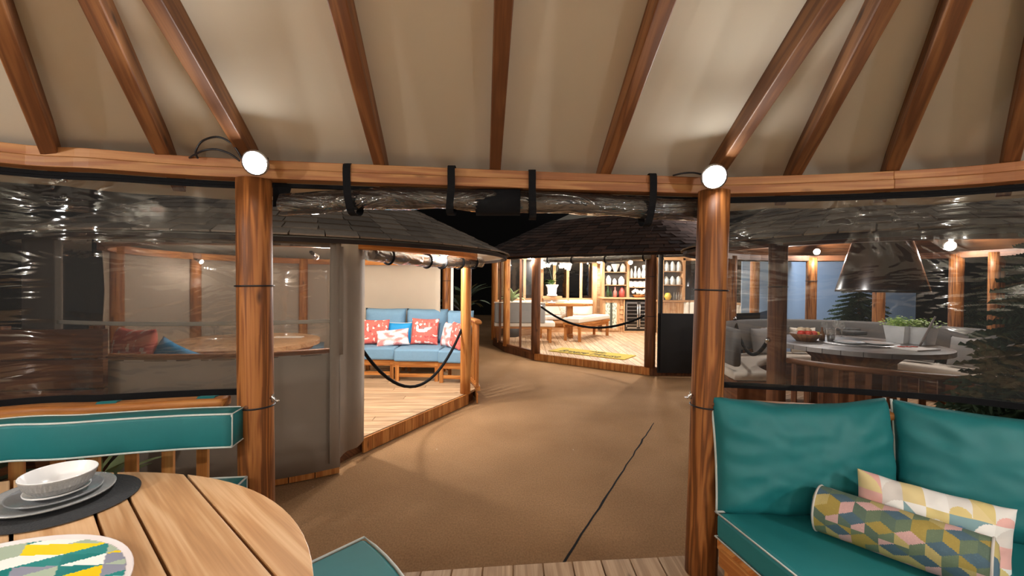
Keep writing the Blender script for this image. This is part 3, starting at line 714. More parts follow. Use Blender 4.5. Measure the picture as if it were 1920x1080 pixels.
# ---------------------------------------------------------------- teal sofa
ZS = .55
so = thing('garden_sofa', (1.6, 1.7, ZD), 'wooden slatted sofa frame under the teal cushions', 'sofa')
poly = [(.965, 2.04), (1.10, 1.34), (2.20, .95), (2.62, 1.55), (2.2, 1.86), (1.75, 2.05)]
m = MB(); m.prism([(x * .992 + .015, y * .992 + .01) for x, y in poly], .38, .425); m.build('seat_frame', WD_MID, so)
def slats(a, b, z0, z1, par, n, w_=.06, mat=WD_MID):
    a = V(a); b = V(b); t = (b - a).normalized()
    for q in range(n):
        p = a.lerp(b, (q + .5) / n); m = MB(); m.box((p.x, p.y, z0), (p.x, p.y, z1), w_, .02, up=V((-t.y, t.x, 0))); m.build('slat', mat, par, bev=.003)
slats((.995, 2.0, 0), (1.118, 1.36, 0), ZD + .02, .38, so, 8, .07)
slats((1.14, 1.35, 0), (2.15, .99, 0), ZD + .02, .38, so, 12, .075)
for a, b in (((.985, 2.0, 0), (1.115, 1.355, 0)),):
    m = MB(); m.box((a[0] - .012, a[1], .36), (b[0] - .012, b[1], .36), .022, .075); m.build('rail', WD_MID, so, bev=.003)
    m = MB(); m.box((a[0] - .0, a[1], ZD + .03), (b[0] - .0, b[1], ZD + .03), .03, .05); m.build('rail', WD_MID, so, bev=.003)
sc_ = thing('seat_cushion', (1.6, 1.7, .43), 'large flat teal seat cushion of the sofa with pale piping', 'cushion')
m = MB(); m.prism(poly, .428, ZS); m.build('cover', TEAL, sc_, bev=.022)
for z in (ZS - .002, .432):
    m = MB(); m.tube([V((x, y, z)) for x, y in poly], .005, 6, closed=True); m.build('piping', PIPING, sc_, True)
def back_cushion(a, b, ht, th, tilt, label, seed, zb, sag):
    a = V(a); b = V(b); wd = (b - a).length; mid = (a + b) / 2; yaw = math.atan2(b.y - a.y, b.x - a.x)
    M = stand((mid.x, mid.y, zb), yaw, tilt, ht)
    return pillow('back_cushion', wd, ht, th, M, TEAL, label, 'cushion', 'teal back cushions on the sofa', pipe=PIPING, sides='lr', pr=.006, nu=64, nv=48, pinch=.025, wr=.014, seed=seed, power=.42, sag=sag)
back_cushion((.985, 2.07, 0), (1.83, 2.05, 0), .55, .24, .16, 'plump teal back cushion next to the wooden post, pale piping at its ends', 3, ZS - .025, .03)
back_cushion((1.80, 2.04, 0), (2.50, 1.63, 0), .55, .24, .16, 'plump teal back cushion behind the two patterned pillows', 8, ZS - .025, .02)
# bolster with tumbling blocks
cA = [rgb(h) for h in ('4f6b7d', 'a8934a', '6d7f66', 'd4aaa8', '5d7264', 'bcab70')]
def blocks(u, v):       # u along, v around (metres): tumbling blocks on a hexagon lattice
    s = .05; x = u / s; y = v / s
    q_ = (math.sqrt(3) / 3 * x - y / 3); r_ = 2 / 3 * y; t_ = -q_ - r_
    a, b, c = round(q_), round(r_), round(t_); da, db, dc = abs(a - q_), abs(b - r_), abs(c - t_)
    if da > db and da > dc: a = -b - c
    elif db > dc: b = -a - c
    hx = math.sqrt(3) * (a + b / 2); hy = 1.5 * b; k = int(((math.degrees(math.atan2(y - hy, x - hx)) + 360 - 90 + 60) % 360) // 120)
    rnd = random.Random(a * 71 + b * 1931 + k * 17).random()
    tone = .82 + .3 * noise.noise(V((u * 160, v * 160, 1))) ** 2 + .1 * rnd
    cc = cA[(k * 2 + (1 if rnd > .55 else 0) + (2 if rnd > .85 else 0)) % 6]; return tuple(min(1, z_ * tone) for z_ in cc)
r = .094; p0 = G(1536, 952, ZS + r); p1 = G(1862, 1062, ZS + r); ax = (p1 - p0); BL = ax.length
bt = thing('bolster_pillow', (p0 + p1) / 2 - V((0, 0, r)), 'cylindrical bolster pillow printed with muted tumbling blocks', 'pillow')
m = MB(); nu, nv = 180, 161; pts = []
for i in range(nu):
    for j in range(nv):
        a = j * 2 * PI / (nv - 1); pts.append((r * math.cos(a), r * math.sin(a), BL * i / (nu - 1)))
m.quadgrid(pts, nu, nv, lambda i, j: (i, j), colf=lambda i, j: blocks(BL * i / (nu - 1), j * 2 * PI * r / (nv - 1)))
z = ax.normalized(); x = z.cross(V((0, 0, 1))).normalized(); y = z.cross(x); MB_ = Matrix((x, y, z)).transposed().to_4x4(); MB_.translation = p0
m.build('cover', PRINT, bt, True, M=MB_)
for zz, s in ((0, -1), (BL, 1)):
    m = MB(); m.lathe([(r, 0), (r * .8, .012 * s), (r * .4, .016 * s), (0, .012 * s)], n=32, colf=lambda q, j: cA[int(q * 7) % 6]); m.build('end_panel', PRINT, bt, True, M=MB_ @ Matrix.Translation((0, 0, zz)))
    m = MB(); m.tube([(r * math.cos(q * PI / 16), r * math.sin(q * PI / 16), zz) for q in range(32)], .0045, 6, closed=True); m.build('piping', plain('grey_piping', rgb('c9c2bc'), .7), bt, True, M=MB_)
# geometric pillow
gp = [rgb(h) for h in ('e9e6e3', '5c86ad', 'dcc98a', 'e7b3ad', 'f2f0ee', 'd9d3cf', '7fa0a8', 'e2cf9a')]
def geo(u, v):
    U, W = u * 7, v * 5; i, j = int(U), int(W); fu, fv = U - i, W - j; R = random.Random(i * 37 + j * 101 + 29); c0, c1 = R.sample(gp + gp[:2] + gp[4:5], 2); k = R.randrange(5)
    if k == 0: return c1 if fu ** 2 + fv ** 2 < 1 else c0
    if k == 1: return c1 if (1 - fu) ** 2 + fv ** 2 < 1 else c0
    if k == 2: return c1 if (fu - .5) ** 2 + fv ** 2 < .25 else c0
    if k == 3: return c1 if fu + fv > 1 else c0
    return c0
a = P(1607, 880, 1.90); b = P(1908, 958, 1.66); X = (b - a); wd = X.length
xd = X.normalized(); yd = V((-.05, .35, 1)).normalized()
M = frame(a.lerp(b, .5), xd, yd); M = M @ Matrix.Translation((0, -.175, 0))
pillow('patterned_pillow', wd, .36, .15, M, PRINT, 'oblong pillow printed with pale blue, ochre and white geometric shapes', colf=geo, nu=160, nv=112, pinch=.06, wr=.008, seed=5)
# ---------------------------------------------------------------- gazebo on the left with the blue sofa
GLc = V((-2.5, 5.6, 0)); GLR = 2.05
def polar(c, r, deg, z=0): return V((c.x + r * math.cos(math.radians(deg)), c.y + r * math.sin(math.radians(deg)), z))
gl = thing('garden_gazebo', (GLc.x, GLc.y, 0), 'round gazebo with grey canvas side, shingle roof and blue sofa inside, left of the path', 'gazebo')
DA, DB = V((-1.40, 4.08, 0)), V((-.585, 5.77, 0))     # doorway edge
angA = math.degrees(math.atan2(DA.y - GLc.y, DA.x - GLc.x)); angB = math.degrees(math.atan2(DB.y - GLc.y, DB.x - GLc.x))
gpoly = [(p.x, p.y) for p in [polar(GLc, GLR, angB + (360 + angA - angB) * q / 44) for q in range(45)]]
gpoly[0] = (DB.x, DB.y); gpoly[-1] = (DA.x, DA.y)
m = MB(); m.prism([(GLc.x + (x - GLc.x) * .985, GLc.y + (y - GLc.y) * .985) for x, y in gpoly], 0, .118); m.build('deck_base', WD_DARK, gl)
planks(gl, gpoly, .05, .145, .12, ZD, WD_DECK, .006, maxlen=1.7)
# fascia boards round the deck
def fascia(par, pts, z0, z1, step, mat, th=.02):
    acc = 0
    for i in range(len(pts) - 1):
        a, b = V((*pts[i][:2], 0)), V((*pts[i + 1][:2], 0)); L = (b - a).length; n = max(1, round(L / step)); t = (b - a).normalized()
        for q in range(n):
            p = a.lerp(b, (q + .5) / n); m = MB(); m.box((p.x, p.y, z0), (p.x, p.y, z1), L / n * .96, th, up=V((-t.y, t.x, 0))); m.build('fascia_board', mat, par)
off = V((.02, -.012, 0)); fascia(gl, [(DA + off), (DB + off)], .01, .146, .12, WD_MID)
m = MB(); m.prism([(p.x, p.y) for p in [polar(V((-2.75, 5.4, 0)), 2.17, 205 + 3 * q) for q in range(35)]], 0, .12); m.build('deck_base', WD_DARK, gl)
fascia(gl, [polar(V((-2.75, 5.4, 0)), 2.19, 307 - 5 * q) for q in range(14)], .01, .14, .17, WD_MID)
fascia(gl, [polar(GLc, GLR + .012, angB + 5 * q) for q in range(8)], .01, .14, .17, WD_MID)
C2, R2 = V((-2.75, 5.4, 0)), 2.2
def far_hit(o, dg, c, r):
    d = V((math.cos(math.radians(dg)), math.sin(math.radians(dg)), 0)); q = o - c; b = q.dot(d); return -b + max(0, b * b - q.length_squared + r * r) ** .5
GM = V((-2.6, 5.5, 0))
roof(gl, [polar(GM, max(far_hit(GM, 360 * q / 72, GLc, 2.42), far_hit(GM, 360 * q / 72, C2, R2 + .10)), 360 * q / 72, 1.945) for q in range(72)], (GLc.x, GLc.y, 3.06), SHING, .145, .25, 11, lambda p: (p - GLc).dot(V((.4, -1, 0))) > -.75, LINER)
# posts
round_post('post', (DB.x - .02, DB.y, ZD), (DB.x - .02, DB.y, 1.98), .068, WD_MID, gl)
round_post('post', (DA.x - .06, DA.y - .02, ZD), (DA.x - .06, DA.y - .02, 1.98), .07, WD_MID, gl)
for dg in (120, 165, 205): p = polar(GLc, GLR - .06, dg); round_post('post', (p.x, p.y, ZD), (p.x, p.y, 1.98), .068, WD_MID, gl)
bpk = P(838, 540, 7.35); round_post('post', (bpk.x, bpk.y, ZD), (bpk.x, bpk.y, 1.98), .075, WD_POST, gl); band(gl, V((bpk.x, bpk.y, 1.64)), .078)
m = MB(); m.sweep([polar(GLc, GLR - .04, 360 * q / 60) for q in range(60)], [(-.04, 1.9), (.04, 1.9), (.04, 1.985), (-.04, 1.985)], closed=True); m.build('ring_beam', WD_MID, gl)
m = MB(); m.box(DA + V((.02, -.01, 1.955)), DB + V((.02, -.01, 1.955)), .07, .10); m.build('door_beam', WD_MID, gl)
# canvas sides: back wall and front wall with window
def curved_wall(name, c, r, a0, a1, z0, z1, mat, par, n=24, wr=0.0):
    pts = []
    for q in range(n + 1):
        for k in range(5):
            z = z0 + (z1 - z0) * k / 4; rr = r + wr * noise.noise(V((q * .35, k * .5, 3)))
            pts.append(polar(c, rr, a0 + (a1 - a0) * q / n, z))
    m = MB(); m.quadgrid(pts, n + 1, 5, lambda i, j: (i, j)); o = m.build(name, mat, par, True); o.modifiers.new('t', 'SOLIDIFY').thickness = .006; return o
curved_wall('canvas_wall', GLc, GLR - .02, 49, 215, .12, 1.96, CANVAS_L, gl, 40, .04)
af = angA - 4 if angA > 0 else angA - 4
curved_wall('canvas_skirt', C2, R2, 252, 307, .06, 1.02, CANVAS, gl, 30)
curved_wall('canvas_header', C2, R2, 252, 307, 1.885, 1.97, CANVAS, gl, 30)
curved_wall('window_vinyl', C2, R2, 252, 307, 1.01, 1.90, VINYLW, gl, 40, .006)
curved_wall('window_hem', C2, R2 + .006, 252, 307, 1.27, 1.30, plain('pale_hem', rgb('a89e90'), .8), gl, 40)
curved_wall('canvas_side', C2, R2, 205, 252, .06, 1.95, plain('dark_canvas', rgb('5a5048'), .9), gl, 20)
for a0, a1 in ((251, 253.5), (306, 307.5)): curved_wall('canvas_edge', C2, R2 + .004, a0, a1, 1.0, 1.9, CANVAS, gl, 4)
# folded flap beside the doorway
fl0 = polar(C2, R2 + .0, 304.5); fl1 = DA + V((.0, .02, 0))
m = MB(); pts = []
for q in range(9):
    p = fl0.lerp(fl1, q / 8); o_ = V((.03, -.05, 0)) * (1 + .5 * math.sin(q * 1.3))
    for z in (.13, .6, 1.2, 1.75, 1.95): pts.append(V((p.x, p.y, z)) + o_)
m.quadgrid(pts, 9, 5, lambda i, j: (i, j)); o = m.build('canvas_flap', CANVAS, gl, True); o.modifiers.new('t', 'SOLIDIFY').thickness = .012
for z in (1.78,):
    for dg in (262, 292): p = polar(C2, R2 + .02, dg); m = MB(); m.box((p.x, p.y, z), (p.x, p.y, z + .12), .025, .012); m.build('toggle_strap', BLACKC, gl)
# rolled blind over the doorway
def roll_blind(par, a, b, r, straps, mat=VINYLC, seed=0):
    a = V(a); b = V(b); pts = []; n = 40
    for i in range(n + 1):
        p = a.lerp(b, i / n) + V((0, 0, -.03 * math.sin(PI * i / n))); t = (b - a).normalized(); l = V((-t.y, t.x, 0))
        for q in range(17):
            an = q * PI / 8; rr = r * (1 + .2 * noise.noise(V((i * .3 + seed, math.cos(an), math.sin(an))))); pts.append(p + l * math.cos(an) * rr + V((0, 0, math.sin(an) * rr)))
    m = MB(); m.quadgrid(pts, n + 1, 17, lambda i, j: (i, j)); m.build('rolled_blind', mat, par, True)
    m = MB(); m.tube([a.lerp(b, i / 10) + V((0, 0, -.03 * math.sin(PI * i / 10))) for i in range(11)], r * .7, 10); m.build('blind_core', CANVAS, par, True)
    t = (b - a).normalized()
    for s in straps: band(par, a.lerp(b, s) + V((0, 0, -.03 * math.sin(PI * s))), r * 1.12, t, .012, BLACKC, 'strap')
roll_blind(gl, DA + V((.08, -.02, 1.87)), DB + V((.16, .10, 1.885)), .068, (.12, .42, .56, .74, .9))
balustrade(gl, [(polar(GLc, GLR + .02, angB + 1 + 3 * q)[:2]) for q in range(9)], 1.08, .2, WD_MID, .11)
# window frame behind the far right sofa corner
wf = P(858, 540, 7.2)
for dx in (-.09, .12): m = MB(); m.box((wf.x + dx, wf.y, 1.1), (wf.x + dx, wf.y, 1.9), .03, .04); m.build('window_post', PIPING if dx < 0 else WD_MID, gl)
# lamps
post_lamp(P(833, 479, 5.05), (.1, -1, -.3), LAMP_GL * .4, 'small lit spot lamp above the doorway of the blue sofa gazebo', 'spot lamps of the blue sofa gazebo', r=.032)
post_lamp(P(629, 469, 4.0), (.1, -1, -.2), LAMP_GL * .25, 'small lit spot lamp at the top corner of the canvas window', 'spot lamps of the blue sofa gazebo', r=.028)
post_lamp((-2.0, 4.45, 1.86), (.1, 1, -.5), LAMP_GL, 'spot lamp inside the blue sofa gazebo, hidden behind its canvas flap', 'spot lamps of the blue sofa gazebo', r=.03)
post_lamp((-1.05, 5.45, 1.84), (-.6, .8, -.5), LAMP_GL * .8, 'spot lamp inside the blue sofa gazebo behind the rolled blind', 'spot lamps of the blue sofa gazebo', r=.03)
post_lamp((-4.2, 5.9, 1.86), (1, -.2, -.4), LAMP_GL * .25, 'spot lamp on the far left post of the blue sofa gazebo', 'spot lamps of the blue sofa gazebo', r=.03)
# sofa modules
def module(x0, x1, yf, yb, label, yaw=0.0):
    c = V(((x0 + x1) / 2, (yf + yb) / 2, ZD)); e = thing('sofa_module', c, label, 'sofa', 'blue sofa modules'); R = Matrix.Rotation(yaw, 4, 'Z')
    q = lambda x, y, z: c + (R @ (V((x, y, 0)) - V((c.x, c.y, 0)))) + V((0, 0, z))
    def bar(n_, a, b, w_, h, mt=WD_MID): m = MB(); m.box(q(*a), q(*b), w_, h); m.build(n_, mt, e)
    for x in (x0 + .05, x1 - .05):
        for y in (yf + .03, yb - .03): bar('leg', (x, y, 0), (x, y, .26), .055, .055)
        bar('side_rail', (x, yf, .25), (x, yb, .25), .05, .06)
    bar('front_rail', (x0, yf + .02, .25), (x1, yf + .02, .25), .03, .085); bar('stretcher', (x0 + .05, yf + .03, .085), (x1 - .05, yf + .03, .085), .03, .05)
    m = MB(); d = [q(x0 + .004, yf - .03, 0), q(x1 - .004, yf - .03, 0), q(x1 - .004, yb, 0), q(x0 + .004, yb, 0)]; m.prism([(p.x, p.y) for p in d], ZD + .295, ZD + .475); m.build('seat_cushion', BLUE, e, bev=.025)
    M = stand(q((x0 + x1) / 2, yb - .07, .47), yaw, .12, .56); link('back_cushion', pillow_mesh('back_cushion', x1 - x0, .56, .2, BLUE, nu=20, nv=14, pinch=.03, wr=.01, seed=x0 * 3, power=.4), e, M)
    return e
yf = 6.42
module(-2.42, -1.74, yf + .12, 7.25, 'blue sofa module farthest left, partly behind the canvas flap')
module(-1.73, -1.05, yf, 7.22, 'blue sofa module in the middle, wooden stool frame below')
module(-1.04, -.62, yf - .10, 6.85, 'blue sofa module next to the doorway post', -.12)
def coral(u, v):
    n1 = noise.noise(V((u * 7, v * 7, 1))); n2 = noise.noise(V((u * 11 + 5, v * 9, 4)))
    if n1 > .42: return rgb('f3ded6')
    if n2 > .45: return rgb('b8474a')
    if n2 < -.5: return rgb('e8a59a')
    return rgb('e0695f')
def bird(u, v):
    if ((u - .42) / .22) ** 2 + ((v - .52) / .07) ** 2 < 1 or ((u - .24) / .05) ** 2 + ((v - .62) / .12) ** 2 < 1 or ((u - .62) / .12) ** 2 + ((v - .6) / .05) ** 2 < 1: return rgb('f6efe9')
    if ((u - .5) / .1) ** 2 + ((v - .62) / .03) ** 2 < 1: return rgb('8d7f80')
    return coral(u + 3, v)
def pinkw(u, v):
    n1 = noise.noise(V((u * 4, v * 5, 9))); return rgb('f4e6e6') if n1 > 0 else (rgb('e8b3b0') if n1 > -.25 else rgb('d98885'))
zs = ZD + .475
pw = lambda *a, **k: pillow('throw_pillow', *a, **k)
def place(x, y, d, z=zs): p = P(x, y, d); return V((p.x, p.y, z))
pw(.42, .40, .15, stand(place(703, 640, 6.85), .1, .25, .40), PRINT, 'coral patterned pillow at the left end of the blue sofa', colf=coral, nu=40, nv=36)
pw(.42, .34, .13, stand(place(747, 640, 7.0), 0, .25, .34), CYAN, 'bright blue pillow with pale edge at the back of the blue sofa', pipe=PIPING, pr=.007)
pw(.50, .27, .13, stand(place(737, 645, 6.72), .12, .45, .27, .1), PRINT, 'pink and white oblong pillow lying in front of the bright blue pillow', colf=pinkw, nu=40, nv=30)
pw(.44, .42, .15, stand(place(795, 640, 6.88), -.03, .2, .42, -.02), PRINT, 'coral pillow with a white bird, in the middle of the blue sofa', colf=bird, nu=60, nv=56)
pw(.40, .38, .13, stand(place(838, 650, 6.65), -.9, .25, .38), PRINT, 'pink and white pillow leaning at the right end of the blue sofa', colf=pinkw, nu=36, nv=30)
pw(.42, .40, .13, stand(place(850, 652, 6.5), -1.0, .25, .40), PRINT, 'coral patterned pillow leaning at the right end of the blue sofa', colf=coral, nu=36, nv=30)
pw(.40, .38, .12, stand(place(865, 655, 6.42), -1.1, .2, .38), GREYF, 'grey pillow squeezed behind the doorway post of the blue sofa gazebo')
# rope across the doorway
def rope(a, b, sag, r, label, mat=BLACKC):
    a = V(a); b = V(b); e = thing('barrier_rope', (a + b) / 2 - V((0, 0, sag)), label, 'rope'); pts = []
    for q in range(21):
        t = q / 20; pts.append(a.lerp(b, t) - V((0, 0, sag * 4 * t * (1 - t))))
    m = MB(); m.tube(pts, r, 10); m.build('rope', mat, e, True)
    for p, s in ((a, pts[1]), (b, pts[-2])):
        d = (p - s).normalized(); m = MB(); m.tube([p - d * .02, p + d * .05], r * 1.2, 10); m.build('end_clip', CHROME, e, True)
    return e
rope(DA + V((-.02, .05, .98)), DB + V((-.06, .0, 1.03)), .56, .017, 'thick black rope hanging across the doorway in front of the blue sofa')
# table and things seen through the canvas window
tg = thing('round_table', (-3.15, 5.15, ZD), 'round wooden table seen through the clear canvas window', 'table')
gt = circle(-3.15, 5.15, .82, 56); planks(tg, gt, .1, .16, .85, .90, WD_TABLE, .005)
m = MB(); m.prism(circle(-3.15, 5.15, .74, 40), .80, .85); m.build('apron', WD_MID, tg)
lathe_obj('pedestal', [(0, ZD), (.25, ZD), (.1, ZD + .1), (.08, .7), (.3, .80)], (-3.15, 5.15, 0), WD_MID, tg)
def glass(loc, r=.035, h=.15, label='', group=None):
    return tag(lathe_obj('wine_glass', [(0, 0), (r * .9, .002), (.006, .01), (.005, h * .45), (r * .8, h * .58), (r, h * .75), (r * .85, h)], loc, GLASSW, None, 14), label, 'glass', group)
for k, (x, y, l) in enumerate(((402, 628, 'leftmost'), (418, 632, 'middle'), (436, 630, 'rightmost'))):
    p = G(x, y, .9); glass((p.x, p.y, .9), .045, .17, l + ' stemmed glass of three on the table behind the canvas window', 'glasses behind the canvas window')
fv = thing('flower_vase', (-3.25, 5.45, .9), 'clear vase of pale flowers on the table behind the canvas window', 'vase')
lathe_obj('vase', [(0, 0), (.05, 0), (.04, .1), (.055, .22)], (-3.25, 5.45, .9), GLASSW, fv, 16)
for k in range(16):
    a = random.random() * 6.28; r = random.random() * .13; lathe_obj('blossom', [(0, -.015), (.028, 0), (.03, .018), (0, .024)], (-3.25 + r * math.cos(a), 5.45 + r * math.sin(a), .9 + .3 + random.uniform(-.05, .09)), plain('pale_blossom', rgb('c9bcc0'), .7) if k == 0 else bpy.data.materials['pale_blossom'], fv, 8)
m = MB(); q = G(541, 632, .905); m.cbox((q.x, q.y, .905), (.34, .12, .006), .1); tag(m.build('menu_card', plain('white_card', rgb('e8e4de'), .6)), 'white menu card lying at the right of the table behind the canvas window', 'card')
bg = thing('curved_bench', (-3.6, 4.3, ZD), 'wooden bench below the clear canvas window', 'bench')
m = MB(); m.sweep([polar(C2, R2 - .3, 250 + 3.3 * q) for q in range(17)], [(-.2, .50), (.2, .50), (.2, .60), (-.2, .60)]); m.build('seat_cushion', BLUE, bg, bev=.02)
m = MB(); m.sweep([polar(C2, R2 - .3, 251 + 3.2 * q) for q in range(17)], [(-.18, ZD), (.18, ZD), (.18, .495), (-.18, .495)]); m.build('base', WD_MID, bg)
m = MB(); m.sweep([polar(C2, R2 - .07, 250 + 2.5 * q) for q in range(24)], rrect(-.03, .03, .99, 1.05, .015, 2)); m.build('window_rail', WD_MID, gl, True)
m = MB(); m.sweep([polar(GLc, GLR - .5, 110 + 5 * q) for q in range(15)], rrect(-.28, .28, .45, .6, .03, 2)); db = tag(m.build('corner_bench', BLUE, None, True), 'dark blue bench cushion against the far canvas behind the round table', 'bench')
m = MB(); m.sweep([polar(GLc, GLR - .5, 111 + 5 * q) for q in range(14)], [(-.24, ZD), (.24, ZD), (.24, .445), (-.24, .445)]); m.build('base', WD_MID, db)
pl = P(232, 640, 3.62); pw(.50, .60, .18, stand((pl.x, pl.y + .03, .605), -.35, .12, .60), PRINT, 'coral patterned pillow leaning behind the canvas window, left of the bright blue one', colf=coral, nu=40, nv=36)
pl = P(286, 655, 3.58); pw(.44, .50, .14, stand((pl.x, pl.y, .605), -.1, .25, .50, -.35), CYAN, 'bright blue pillow slumped behind the canvas window beside a coral one')
# ---------------------------------------------------------------- far gazebo with the bar
gf = thing('garden_gazebo', (2.7, 10.8, 0), 'large gazebo at the end of the path with bar cabinet, orchid and bright lamps', 'gazebo')
FA, FB = G(1004, 662, ZD), G(1218, 688, ZD)
FP = [V((-.45, 11.3, 0)), V((-.12, 10.15, 0)), V((FA.x, FA.y, 0)), V((FB.x, FB.y, 0)), V((3.5, 7.7, 0)), V((4.55, 8.2, 0)), V((5.6, 9.5, 0)), V((6.0, 11.2, 0)), V((5.6, 12.7, 0)), V((4.55, 13.75, 0)), V((2.5, 14.0, 0)), V((.9, 13.7, 0)), V((-.15, 12.7, 0))]
FC = V((2.75, 10.8, 0))
fpoly = [(p.x, p.y) for p in FP]
m = MB(); m.prism([(FC.x + (x - FC.x) * .985, FC.y + (y - FC.y) * .985) for x, y in fpoly], 0, .118); m.build('deck_base', WD_DARK, gf)
planks(gf, fpoly, PI / 2 - .02, .14, .12, ZD, WD_DECK, .007)
fo = [FC + (p - FC) * 1.008 for p in FP]
fascia(gf, [fo[0], fo[1], fo[2]], .005, .145, .16, WD_DARK); fascia(gf, [fo[2], fo[3]], .005, .146, .16, WD_MID); fascia(gf, fo[3:7], .005, .145, .16, WD_DARK)
def densify(pts, n=4):
    out = []
    for i in range(len(pts)):
        for q in range(n): out.append(V(pts[i]).lerp(V(pts[(i + 1) % len(pts)]), q / n))
    return out
eave = [FC + (p - FC) * 1.0 + (p - FC).normalized() * .33 + V((0, 0, 2.15 + .42 * min(1, max(0, (p.y - 9.5) / 3.5)))) for p in smooth_path(FP, 4, True)]
roof(gf, eave, (FC.x, FC.y, 3.95), SHING2, .16, .25, 12, lambda p: (p - FC).dot(V((-.2, -1, 0))) > .2, LINER, th=.018)
for p in (FP[2], FP[3]):
    round_post('post', (p.x, p.y, ZD), (p.x, p.y, 2.2), .095, WD_DARK, gf)
for p in (FP[0], FP[1], FP[5], FP[6]): round_post('post', (p.x, p.y, ZD), (p.x, p.y, 2.3), .08, WD_MID, gf)
for p in (V((FB.x, FB.y, 0)),):
    for z in (1.05, 1.75): band(gf, V((p.x, p.y, z)), .1)
# glazed side between the left posts
def bay(par, a, b, z0, z1, n, mat, fw=.06, pane=PANE, sill=True):
    a = V(a); b = V(b)
    for q in range(n + 1):
        p = a.lerp(b, q / n); m = MB(); m.box((p.x, p.y, z0), (p.x, p.y, z1), fw, .07, up=V((0, 1, 0))); m.build('mullion', mat, par)
    for z in (z0, z1): m = MB(); m.box((a.x, a.y, z), (b.x, b.y, z), .07, .06); m.build('sill' if z == z0 else 'lintel', mat, par)
    for q in range(n):
        p0 = a.lerp(b, q / n); p1 = a.lerp(b, (q + 1) / n); m = MB(); m.quadgrid([V((p0.x, p0.y, z0)), V((p0.x, p0.y, z1)), V((p1.x, p1.y, z0)), V((p1.x, p1.y, z1))], 2, 2, lambda i, j: (i, j)); m.build('window_pane', pane, par)
bay(gf, FP[1], FP[2], .17, 2.2, 2, WD_DARK, .05, GLASSW); bay(gf, FP[0], FP[1], .17, 2.2, 2, WD_DARK, .05, GLASSW)
WZ0, WZ1 = 1.13, 2.36
for a, b, n in ((FP[12], FP[11], 2), (FP[11], V((2.62, 14.0, 0)), 4), (FP[9], FP[8], 2), (FP[8], FP[7], 3), (FP[7], FP[6], 3), (FP[0], FP[12], 3)):
    bay(gf, a, b, WZ0, WZ1, n, WD_PALE, .085)
    a_, b_ = V(a), V(b); m = MB(); m.box((a_.x, a_.y, .63), (b_.x, b_.y, .63), .05, .95); m.build('panelling', WD_PALE, gf)
for p in (FP[12], FP[11], V((2.62, 13.95, 0)), V((4.6, 13.65, 0)), FP[8]): m = MB(); m.box((p.x, p.y - .03, ZD), (p.x, p.y - .03, 2.45), .15, .15, up=V((0, 1, 0))); m.build('corner_post', WD_PALE, gf)
m = MB(); m.sweep([FC + (p - FC) * .985 for p in smooth_path(FP[7:], 4, False)], [(-.05, 2.36), (.05, 2.36), (.05, 2.46), (-.05, 2.46)]); m.build('ring_beam', WD_PALE, gf)
m = MB(); m.box((2.6, 14.05, 1.25), (4.65, 13.75, 1.25), .05, 2.3); m.build('bar_wall', WD_PALE, gf)
# black flap right of the doorway
m = MB(); bpth_ = [FP[3] + V((.1, -.1, 0)), FP[4] + V((0, -.1, 0)), FP[5] + V((.04, -.1, 0)), FP[6] + V((.05, -.05, 0))]
m.sweep(bpth_, [(-.012, .07), (.012, .07), (.012, 1.11), (-.012, 1.11)]); m.build('black_skirt', BLACKT, gf)
m = MB(); m.box(FP[3] + V((.14, -.1, .1)), FP[3] + V((.14, -.1, 2.2)), .17, .03); m.build('black_edge_panel', BLACKT, gf)
m = MB(); m.quadgrid([V((p.x, p.y, z)) for p in bpth_ for z in (1.1, 2.15)], 4, 2, lambda i, j: (i, j)); m.build('clear_panel', GLASSW, gf)
roll_blind(gf, FP[2] + V((.15, -.16, 2.10)), FP[3] + V((-.05, -.12, 2.10)), .06, (.05, .3, .62, .95), seed=4)
# lamps
GFG = 'spot lamps of the far gazebo'
post_lamp(P(993, 482, 9.25), (-.1, -1, -.1), LAMP_GF * .5, 'lit spot lamp on the left doorway post of the far gazebo', GFG, r=.05)
post_lamp(P(1123, 489, 13.6), (0, -1, -.2), LAMP_GF, 'lit spot lamp on the post left of the bar cabinet', GFG, r=.075)
post_lamp(P(1182, 492, 12.6), (0, -1, -.2), LAMP_GF, 'lit spot lamp in front of the right half of the bar cabinet', GFG, r=.06)
post_lamp(P(1288, 484, 13.2), (0, -1, -.2), LAMP_GF, 'lit spot lamp right of the second shelf unit in the far gazebo', GFG, r=.075)
post_lamp((.6, 12.0, 2.3), (1, -.3, -.3), LAMP_GF, 'spot lamp high on the left side inside the far gazebo', GFG, r=.05)
post_lamp((2.9, 8.6, 2.28), (0, 1, -.4), LAMP_GF, 'spot lamp inside the doorway beam of the far gazebo', GFG, r=.04)
post_lamp(P(1441, 481, 10.2), (0, -1, -.2), LAMP_GF * .4, 'lit spot lamp on the far right window post of the far gazebo', GFG, r=.045)
